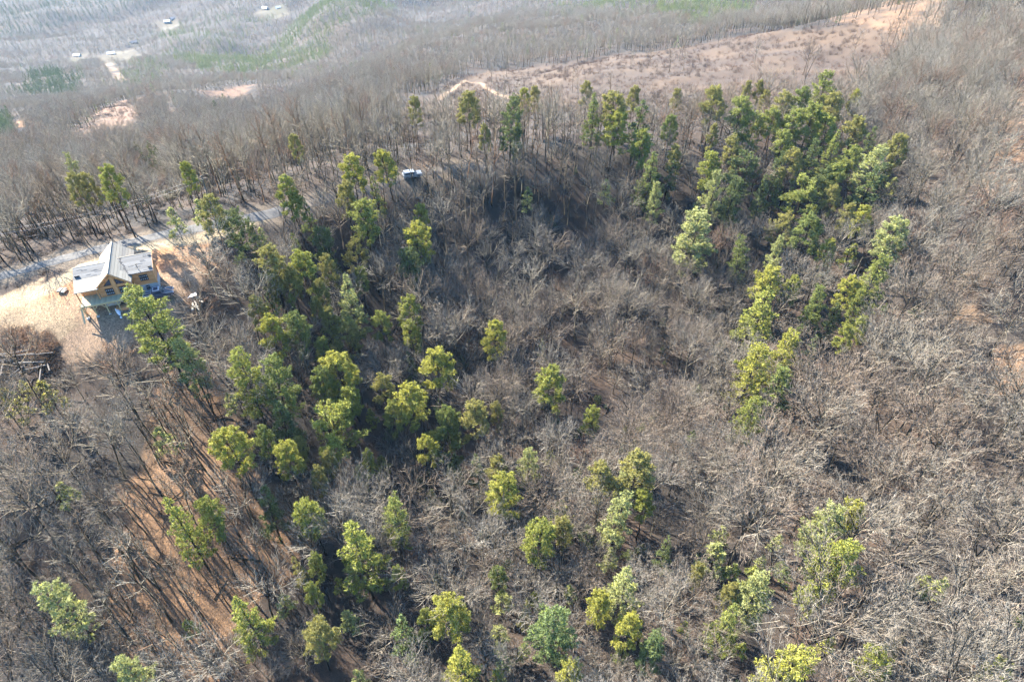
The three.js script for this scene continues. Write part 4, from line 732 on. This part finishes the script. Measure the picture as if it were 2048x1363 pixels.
  for (const [f, x0, x1, lo] of [[L, 0.0, 3.6, 0.55], [Rw, 8.4, 12.3, 0.05]]) { const rr = rng(x0 * 10 + 3), n = 8; for (let k = 0; k < n; k++) { const x = lerp(x0, x1, rr()), t = lerp(lo, 0.97, rr()), q = f(t, t + 0.008, x, x + 0.5 + rr() * 0.9, 0.045); part('felt_seam', solid(q, 0.02), M.felt[k % 3], hs); } }
  { const rr = rng(88), flaps = []; for (let k = 0; k < 14; k++) { const t = k / 14, x = inR(t) + 0.45 + rr() * 0.25; flaps.push(solid(Rw(t, t + 0.03, x, x + 0.18 + rr() * 0.25, 0.05), 0.03)); } part('torn_felt_edge', mergeGeometries(flaps), M.batten, hs); }
  part('roof_trim', solid(Rw(0.985, 1.015, 6.9, 12.62, 0.05), 0.1), M.sheath[2], hs); part('roof_trim', solid(L(0.985, 1.012, -0.33, 5.2, 0.05), 0.1), M.sheath[2], hs); part('roof_trim', solid(Rw(0, 1, 12.58, 12.63, 0.03), 0.16), M.trim, hs);
  part('roof_vent', new THREE.CylinderGeometry(0.06, 0.06, 0.9, 8).translate(10.1, 3.6, -3.9), M.batten, hs); part('roof_vent', new THREE.CylinderGeometry(0.17, 0.17, 0.12, 8).translate(10.1, 4.05, -3.9), M.batten, hs);
  part('felt_roll', new THREE.CylinderGeometry(0.13, 0.13, 0.8, 10).rotateZ(Math.PI / 2).translate(0.35, 3.57, -4.2), M.batten, hs); part('felt_roll', new THREE.CylinderGeometry(0.12, 0.12, 0.6, 10).rotateZ(Math.PI / 2).translate(12.1, 3.16, -3.7), M.batten, hs); part('felt_roll', new THREE.CylinderGeometry(0.08, 0.08, 0.5, 8).rotateZ(Math.PI / 2).translate(12.2, 3.98, -6.3), M.batten, hs);
  // back porch framing behind the wing: boards with gaps
  const rear = (a, b, lift = 0) => { const at = (x, t) => hx(x, lerp(4.0, 2.95, t) + lift, lerp(6.5, 8.9, t)); return [at(-0.1, a), at(3.5, a), at(3.5, b), at(-0.1, b)]; };
  for (const [a, b] of [[0.22, 0.38], [0.62, 0.74], [0.86, 0.98]]) part('roof_board', solid(rear(a, b), 0.05), M.sheath[2], hs);
  for (let k = 0; k < 6; k++) part('rafter', beam(hx(0.1 + k * 0.62, 3.92, 6.4), hx(0.1 + k * 0.62, 2.85, 8.95), 0.06, 0.18), M.treated, hs);
  for (const x of [0, 3.3]) part('porch_post', boxAt(0.14, 5.0, 0.14, x, 0.4, -8.8), M.treated, hs);
  // deck on posts with forked braces
  for (let k = 0; k < 30; k++) { const x = 0.02 + k * 0.2895, zl = x < 3.3 ? 3.05 : 1.68; part('deck_board', boxAt(0.272, 0.05, zl, x + 0.136, -0.03, -zl / 2), M.deck[(k * 7) % 3], hs); }
  part('deck_beam', boxAt(8.7, 0.28, 0.1, 4.36, -0.2, 0.03), M.treated, hs); part('deck_beam', boxAt(8.5, 0.22, 0.1, 4.36, -0.2, -1.3), M.treated, hs); part('deck_beam', boxAt(0.1, 0.28, 3.0, 0.02, -0.2, -1.5), M.treated, hs);
  for (const x of [0.15, 1.78, 3.76, 5.7, 7.04]) { const q = new THREE.Group(); q.name = 'deck_post'; hs.add(q); part('post', boxAt(0.16, 2.5, 0.16, x, -1.6, -0.1), M.treated, q); for (const s of [-1, 1]) part('brace', beam(hx(x + s * 0.07, -1.15, 0.1), hx(x + s * 0.72, -0.36, 0.1), 0.11), M.treated, q); part('pier', boxAt(0.4, 0.3, 0.4, x, -2.75, -0.1), M.block, q); }
  part('tall_post', boxAt(0.17, 5.2, 0.17, -0.05, -0.35, -1.2), M.trim, hs); part('tall_post', boxAt(0.17, 2.35, 0.17, 3.1, 1.15, -1.25), M.trim, hs);
  part('leaning_plank', beam(hx(-0.25, -2.7, -1.3), hx(-0.15, -0.1, 0.6), 0.28, 0.05), M.treated, hs);
}
const yard = (X, Z, up = 0) => { const [x, d] = house(X, Z); return P3(x, d, up); };
// lumber under the deck
{ const [x, d] = house(5.9, 0.45), t = thing('lumber_stack', 'stack of orange lumber on the ground under the house deck', 'lumber', P3(x, d), HT); for (let l = 0; l < 4; l++) for (let k = 0; k < 4; k++) part('board', boxAt(1.9 + 0.1 * ((l + k) % 3), 0.14, 0.2, 0.03 * k, 0.08 + l * 0.15, (k - 1.5) * 0.215), M.log[(l + k) % 3], t); }
// white wrapped bundle on the dirt before the deck
{ const [x, d] = house(5.35, -0.7), t = thing('wrapped_bundle', 'long white plastic wrapped bundle lying before the house deck', 'bundle', P3(x, d, 0.02), HT + 0.28), pts = [], rr = rng(4); for (let k = 0; k <= 12; k++) pts.push(new THREE.Vector2((k === 0 || k === 12) ? 0.02 : 0.3 * (0.75 + 0.5 * Math.sin(k * 0.45 + 0.4)) + rr() * 0.08, k / 12 * 3.3 - 1.65)); const g = new THREE.LatheGeometry(pts, 14); const p = g.attributes.position; for (let k = 0; k < p.count; k++) { const n = 1 + 0.25 * (vn(p.getX(k) * 6 + 9, p.getY(k) * 4 + p.getZ(k) * 5) - 0.5); p.setX(k, p.getX(k) * n); p.setZ(k, p.getZ(k) * n); } g.computeVertexNormals(); g.rotateX(Math.PI / 2); g.translate(0, 0.36, 0); part('wrap', g, M.plastic, t); part('strap', new THREE.TorusGeometry(0.36, 0.03, 6, 14).translate(0, 0.36, -0.5), M.steel, t); part('dark_end', new THREE.SphereGeometry(0.17, 10, 8).scale(1, 1, 0.6).translate(-0.12, 0.55, 1.1), M.batten, t); }
// loose things on the dirt
{ const [x, d] = place(382, 591); const t = thing('plywood_sheet', 'white sheet lying on the dirt beyond the parked truck', 'sheet', P3(x, d, 0.06), 0.5); part('panel', new THREE.BoxGeometry(1.9, 0.06, 0.9), M.plastic, t); }
{ const [x, d] = place(127, 582); const t = thing('rubble_heap', 'small heap of pale scraps on the dead grass uphill of the house', 'rubble', P3(x, d), 0), rr = rng(71); for (let k = 0; k < 9; k++) part('scrap', new THREE.BoxGeometry(0.4 + rr() * 0.6, 0.12 + rr() * 0.2, 0.3 + rr() * 0.4).rotateY(rr() * 3).translate((rr() - 0.5) * 1.4, 0.1 + rr() * 0.3, (rr() - 0.5) * 1.1), M.sheath[k % 4], t); }
{ const [x, d] = place(382, 607); const t = thing('scrap_heap', 'scatter of grey scrap boards at the dirt edge past the truck', 'rubble', P3(x, d), 0), rr = rng(72); for (let k = 0; k < 12; k++) part('scrap', new THREE.BoxGeometry(0.5 + rr() * 1.3, 0.06, 0.12 + rr() * 0.2).rotateY(rr() * 3).translate((rr() - 0.5) * 5, 0.08, (rr() - 0.5) * 3.5), M.sheath[k % 4], t); }

// ---------------------------------------------------------------- vehicles
function extrudeSide(pts, w, bevel = 0.06) { const s = new THREE.Shape(pts.map(([x, y]) => new THREE.Vector2(x, y))), g = new THREE.ExtrudeGeometry(s, { depth: w - 2 * bevel, bevelEnabled: true, bevelThickness: bevel, bevelSize: bevel, bevelSegments: 2 }); g.translate(0, 0, -(w - 2 * bevel) / 2); return g; }
function wheels(t, xsW, wid, rad) { for (const x of xsW) for (const s of [-1, 1]) { const w = new THREE.Group(); w.name = 'wheel'; t.add(w); part('tyre', new THREE.CylinderGeometry(rad, rad, 0.25, 18).rotateX(Math.PI / 2).translate(x, rad, s * wid), M.batten, w); part('rim', new THREE.CylinderGeometry(rad * 0.6, rad * 0.6, 0.27, 12).rotateX(Math.PI / 2).translate(x, rad, s * wid), M.steel, w); } }
{
  const [x, d] = house(12.15, 1.75), t = thing('pickup_truck', 'dark blue pickup truck with pale bed rails parked against the house', 'pickup truck', P3(x, d), HT + 0.02);
  const paint = new THREE.MeshPhysicalMaterial({ color: C(0.035, 0.05, 0.085), roughness: 0.3, clearcoat: 1, clearcoatRoughness: 0.08 }), hood = new THREE.MeshPhysicalMaterial({ color: C(0.045, 0.058, 0.08), roughness: 0.6, specularIntensity: 0.5 }), pale = std(0.34, 0.36, 0.38, 0.5);
  part('body', extrudeSide([[-2.55, 0.45], [2.45, 0.45], [2.55, 0.62], [2.52, 0.95], [2.3, 1.05], [1.0, 1.12], [-2.55, 1.12]], 1.92, 0.05), paint, t);
  part('cab', extrudeSide([[-0.95, 1.1], [1.05, 1.1], [0.45, 1.78], [-0.75, 1.8]], 1.66, 0.06), paint, t);
  part('bonnet', new RoundedBoxGeometry(1.35, 0.12, 1.6, 2, 0.05).rotateZ(-0.05).translate(1.75, 1.12, 0), hood, t);
  part('windscreen', solid([V(0.56, 1.74, -0.7), V(1.06, 1.2, -0.78), V(1.06, 1.2, 0.78), V(0.56, 1.74, 0.7)], 0.03), M.glass, t); part('rear_window', solid([V(-0.86, 1.76, -0.62), V(-1.03, 1.25, -0.68), V(-1.03, 1.25, 0.68), V(-0.86, 1.76, 0.62)], 0.03), M.glass, t);
  for (const s of [-1, 1]) { part('side_window', boxAt(1.3, 0.42, 0.05, -0.1, 1.46, s * 0.835), M.glass, t); part('mirror', boxAt(0.14, 0.18, 0.22, 0.85, 1.3, s * 1.06), paint, t); part('bed_rail', boxAt(1.62, 0.1, 0.16, -1.72, 1.19, s * 0.84), pale, t); part('headlight', boxAt(0.08, 0.16, 0.4, 2.56, 0.88, s * 0.68), pale, t); }
  part('bed_floor', boxAt(1.5, 0.04, 1.45, -1.75, 1.14, 0), std(0.2, 0.21, 0.22), t); part('bed_rail', boxAt(0.14, 0.1, 1.5, -2.5, 1.19, 0), pale, t); part('roof_panel', boxAt(1.15, 0.03, 1.3, -0.15, 1.865, 0), pale, t); part('sunroof', boxAt(0.75, 0.03, 0.9, -0.2, 1.885, 0), M.glass, t); part('bed_rack', mergeGeometries([boxAt(1.4, 0.06, 0.06, -1.75, 1.5, 0.5), boxAt(1.4, 0.06, 0.06, -1.75, 1.5, -0.1), boxAt(0.06, 0.06, 1.6, -1.1, 1.46, 0), boxAt(0.06, 0.06, 1.6, -2.4, 1.46, 0), boxAt(0.06, 0.35, 0.06, -1.1, 1.28, 0.78), boxAt(0.06, 0.35, 0.06, -2.4, 1.28, 0.78), boxAt(0.06, 0.35, 0.06, -1.1, 1.28, -0.78), boxAt(0.06, 0.35, 0.06, -2.4, 1.28, -0.78)]), pale, t);
  wheels(t, [-1.6, 1.65], 0.86, 0.38);
}
{
  const [x, d] = place(825, 354), t = thing('parked_suv', 'white vehicle parked on the road among bare trees', 'car', P3(x, d, 0.08), 0.35), paint = new THREE.MeshPhysicalMaterial({ color: C(0.27, 0.275, 0.28), roughness: 0.35, clearcoat: 1, clearcoatRoughness: 0.1 });
  part('body', extrudeSide([[-2.3, 0.4], [2.25, 0.4], [2.35, 0.7], [2.2, 0.98], [1.0, 1.08], [-2.35, 1.1]], 1.86, 0.06), paint, t); part('cabin', extrudeSide([[-2.2, 1.08], [1.1, 1.06], [0.35, 1.7], [-1.95, 1.74]], 1.6, 0.07), paint, t);
  part('windscreen', solid([V(0.5, 1.68, -0.66), V(1.14, 1.14, -0.74), V(1.14, 1.14, 0.74), V(0.5, 1.68, 0.66)], 0.03), M.glass, t); for (const s of [-1, 1]) { part('side_window', boxAt(2.3, 0.38, 0.05, -0.75, 1.4, s * 0.81), M.glass, t); part('headlight', boxAt(0.08, 0.15, 0.35, 2.32, 0.82, s * 0.62), M.plastic, t); } part('rear_window', boxAt(0.05, 0.4, 1.3, -2.2, 1.42, 0), M.glass, t);
  wheels(t, [-1.4, 1.45], 0.83, 0.36);
}

// ---------------------------------------------------------------- felled logs, fallen trees, the white snag
{
  const rr = rng(91), logs = [[10, 722, 50, 0.1], [62, 728, 70, 0.05], [40, 745, 48, 1.2], [85, 752, 60, 1.9], [20, 760, 56, 1.0], [30, 708, 60, 0.2], [88, 712, 44, 0.1], [8, 745, 50, 2.0], [60, 770, 40, 1.55], [98, 735, 34, 2.2], [40, 715, 74, 0.0], [75, 741, 40, 0.3], [55, 800, 46, 1.55], [62, 815, 40, 1.4]];
  logs.forEach(([u, v, len, a], k) => {
    const [x, d] = place(u, v), L = len * 0.082, rad = 0.09 + rr() * 0.09, up = 0.2 + (k % 4) * 0.22, t = thing('felled_log', 'grey felled log in the shaded log pile below the dead grass', 'log', P3(x, d, up), a, 'felled logs of the pile'), g = new THREE.CylinderGeometry(rad * 0.7, rad, L, 9, 6); const p = g.attributes.position; for (let q = 0; q < p.count; q++) p.setX(q, p.getX(q) + Math.sin(p.getY(q) * 0.9 + k) * 0.07); g.computeVertexNormals(); g.rotateZ(Math.PI / 2 - (rr() - 0.5) * 0.18); part('bark', g, plainBark[k % 2], t);
    if (k % 2) part('branch_stub', new THREE.CylinderGeometry(0.02, 0.05, 0.9, 6).rotateX(0.7).translate(L * 0.2, 0.4, 0.2), plainBark[1], t);
  });
  const fallen = [[232, 760, 1.0, 0.35, 'fallen bare tree lying nearest the big leaning pine'], [270, 770, 1.2, -0.1, 'long pale fallen tree in the tangle below the dirt bank'], [240, 828, 0.9, 0.05, 'fallen pale trunk across the upper leaf strewn slope'], [318, 806, 0.7, 1.2, 'fallen tree pointing downhill on the upper leaf strewn slope'], [205, 742, 0.8, 2.7, 'tangled fallen tree under the rusty brush of the dirt bank']];
  fallen.forEach(([u, v, s, turn, label], k) => { const [x, d] = place(u, v), p = hardwood(800 + k, { h: 9, r: 2.2, bole: 0.35, leader: 0.75, limbs: 6, dense: 1.2, fine: 1, stout: 1.2 }), t = thing('fallen_tree', label, 'fallen tree', P3(x, d, 0.7), turn); for (const [n, g, m] of [['trunk', p.trunk, bark[1]], ['crown', p.crown, twigs[1]]]) { g.rotateZ(-Math.PI / 2 + 0.08); part(n, g, m, t); } t.scale.setScalar(s); });
  { const [x, d] = place(915, 1082), t = thing('dead_snag', 'bleached white dead snag with broken top in a dark gap', 'dead tree', P3(x, d), 0), mb = new MB(), w = std(0.66, 0.64, 0.6, 0.9), r = rng(17), tr = walk(r, V(0, -0.3, 0), V(0.04, 1, 0.02).normalize(), 11, 8, 0.1, 0); mb.tube(tr, radii(8, 0.22, 0.07), 7); part('trunk', mb.geo(), w, t); const b = new MB(); for (const [q, l] of [[0.55, 1.8], [0.68, 2.2], [0.8, 1.5], [0.4, 1.3]]) { const [s, dd] = on(tr, q); b.tube(walk(r, s, around(dd, 0.8, q * 20), l, 4, 0.3, 0.1), radii(4, 0.07, 0.02), 4); } part('branches', b.geo(), w, t).name = 'branch'; }
}
// ---------------------------------------------------------------- power line
{
  const pole = (u, v, label) => { const [x, d] = place(u, v), t = thing('utility_pole', label, 'utility pole', P3(x, d), 0.5); part('pole', new THREE.CylinderGeometry(0.11, 0.16, 10.5, 10).translate(0, 5, 0), plainBark[0], t); part('crossarm', boxAt(1.8, 0.12, 0.12, 0, 9.6, 0.16), plainBark[0], t); return V(x, land(x, d) + 9.7, -d); };
  const a = pole(-60, 560, 'wooden utility pole by the road beyond the frame edge'), b = pole(432, 438, 'wooden utility pole among the roadside pines');
  [0, 1].forEach((k) => { const o = V(0.4, 0, 0.7).multiplyScalar(k ? 1 : -1), c = new THREE.CatmullRomCurve3(Array.from({ length: 13 }, (_, q) => a.clone().lerp(b, q / 12).add(o).add(V(0, -2.2 * (1 - (q / 6 - 1) ** 2), 0)))), m = shade(new THREE.Mesh(new THREE.TubeGeometry(c, 60, 0.016, 5), std(0.3, 0.3, 0.32, 0.5))); m.name = numbered('power_line'); tag(m, k ? 'nearer power wire strung over the road behind the house' : 'farther power wire strung over the road behind the house', 'wire'); scene.add(m); });
}
// ---------------------------------------------------------------- farmsteads far down in the valley
{
  const wallW = std(0.45, 0.45, 0.44), wallT = std(0.5, 0.44, 0.36), roofs = [std(0.38, 0.39, 0.40, 0.6), std(0.16, 0.16, 0.17), std(0.42, 0.42, 0.42, 0.6)];
  const list = [[154, 112, 10, 7, 0, 0, 'white roofed barn in the pale fields of the far valley'], [222, 108, 11, 8, 2, 0.4, 'low pale house in the pale fields of the far valley'], [268, 86, 11, 8, 1, 0.9, 'house at the wooded edge above the pale fields'], [334, 44, 11, 8, 2, 0.3, 'pale house in the highest valley clearing but one'], [344, 38, 9, 7, 1, 1.1, 'dark roofed house beside a pale one in the upper valley'], [530, 17, 10, 7, 2, -0.3, 'long white roofed house in the topmost valley clearing'], [556, 16, 9, 7, 0, 0.6, 'small white roofed house in the topmost valley clearing'], [55, 263, 9, 6, 2, 0.4, 'small white shed on the dirt patch in the near valley']];
  for (const [u, v, w, l, rf, turn, label] of list) { const [x, d] = place(u, v), t = thing('farm_house', label, 'house', P3(x, d, -0.5), turn), h = w * 0.22, hw = l / 2 + 0.5; part('wall', boxAt(w, h, l, 0, h / 2, 0), rf === 1 ? wallT : wallW, t); for (const s of [-1, 1]) part('roof', solid([V(-w / 2 - 0.5, h + l * 0.3, 0), V(w / 2 + 0.5, h + l * 0.3, 0), V(w / 2 + 0.5, h - 0.2, s * hw), V(-w / 2 - 0.5, h - 0.2, s * hw)], 0.25), roofs[rf], t); for (let k = 0; k < 3; k++) part('window', boxAt(1.2, 1.3, 0.1, (k - 1) * w * 0.28, h * 0.55, l / 2 + 0.04), M.glass, t); part('door', boxAt(1.1, 2, 0.1, w * 0.14, 1.1, l / 2 + 0.04), M.frame, t); }
}

renderer.render(scene, camera);
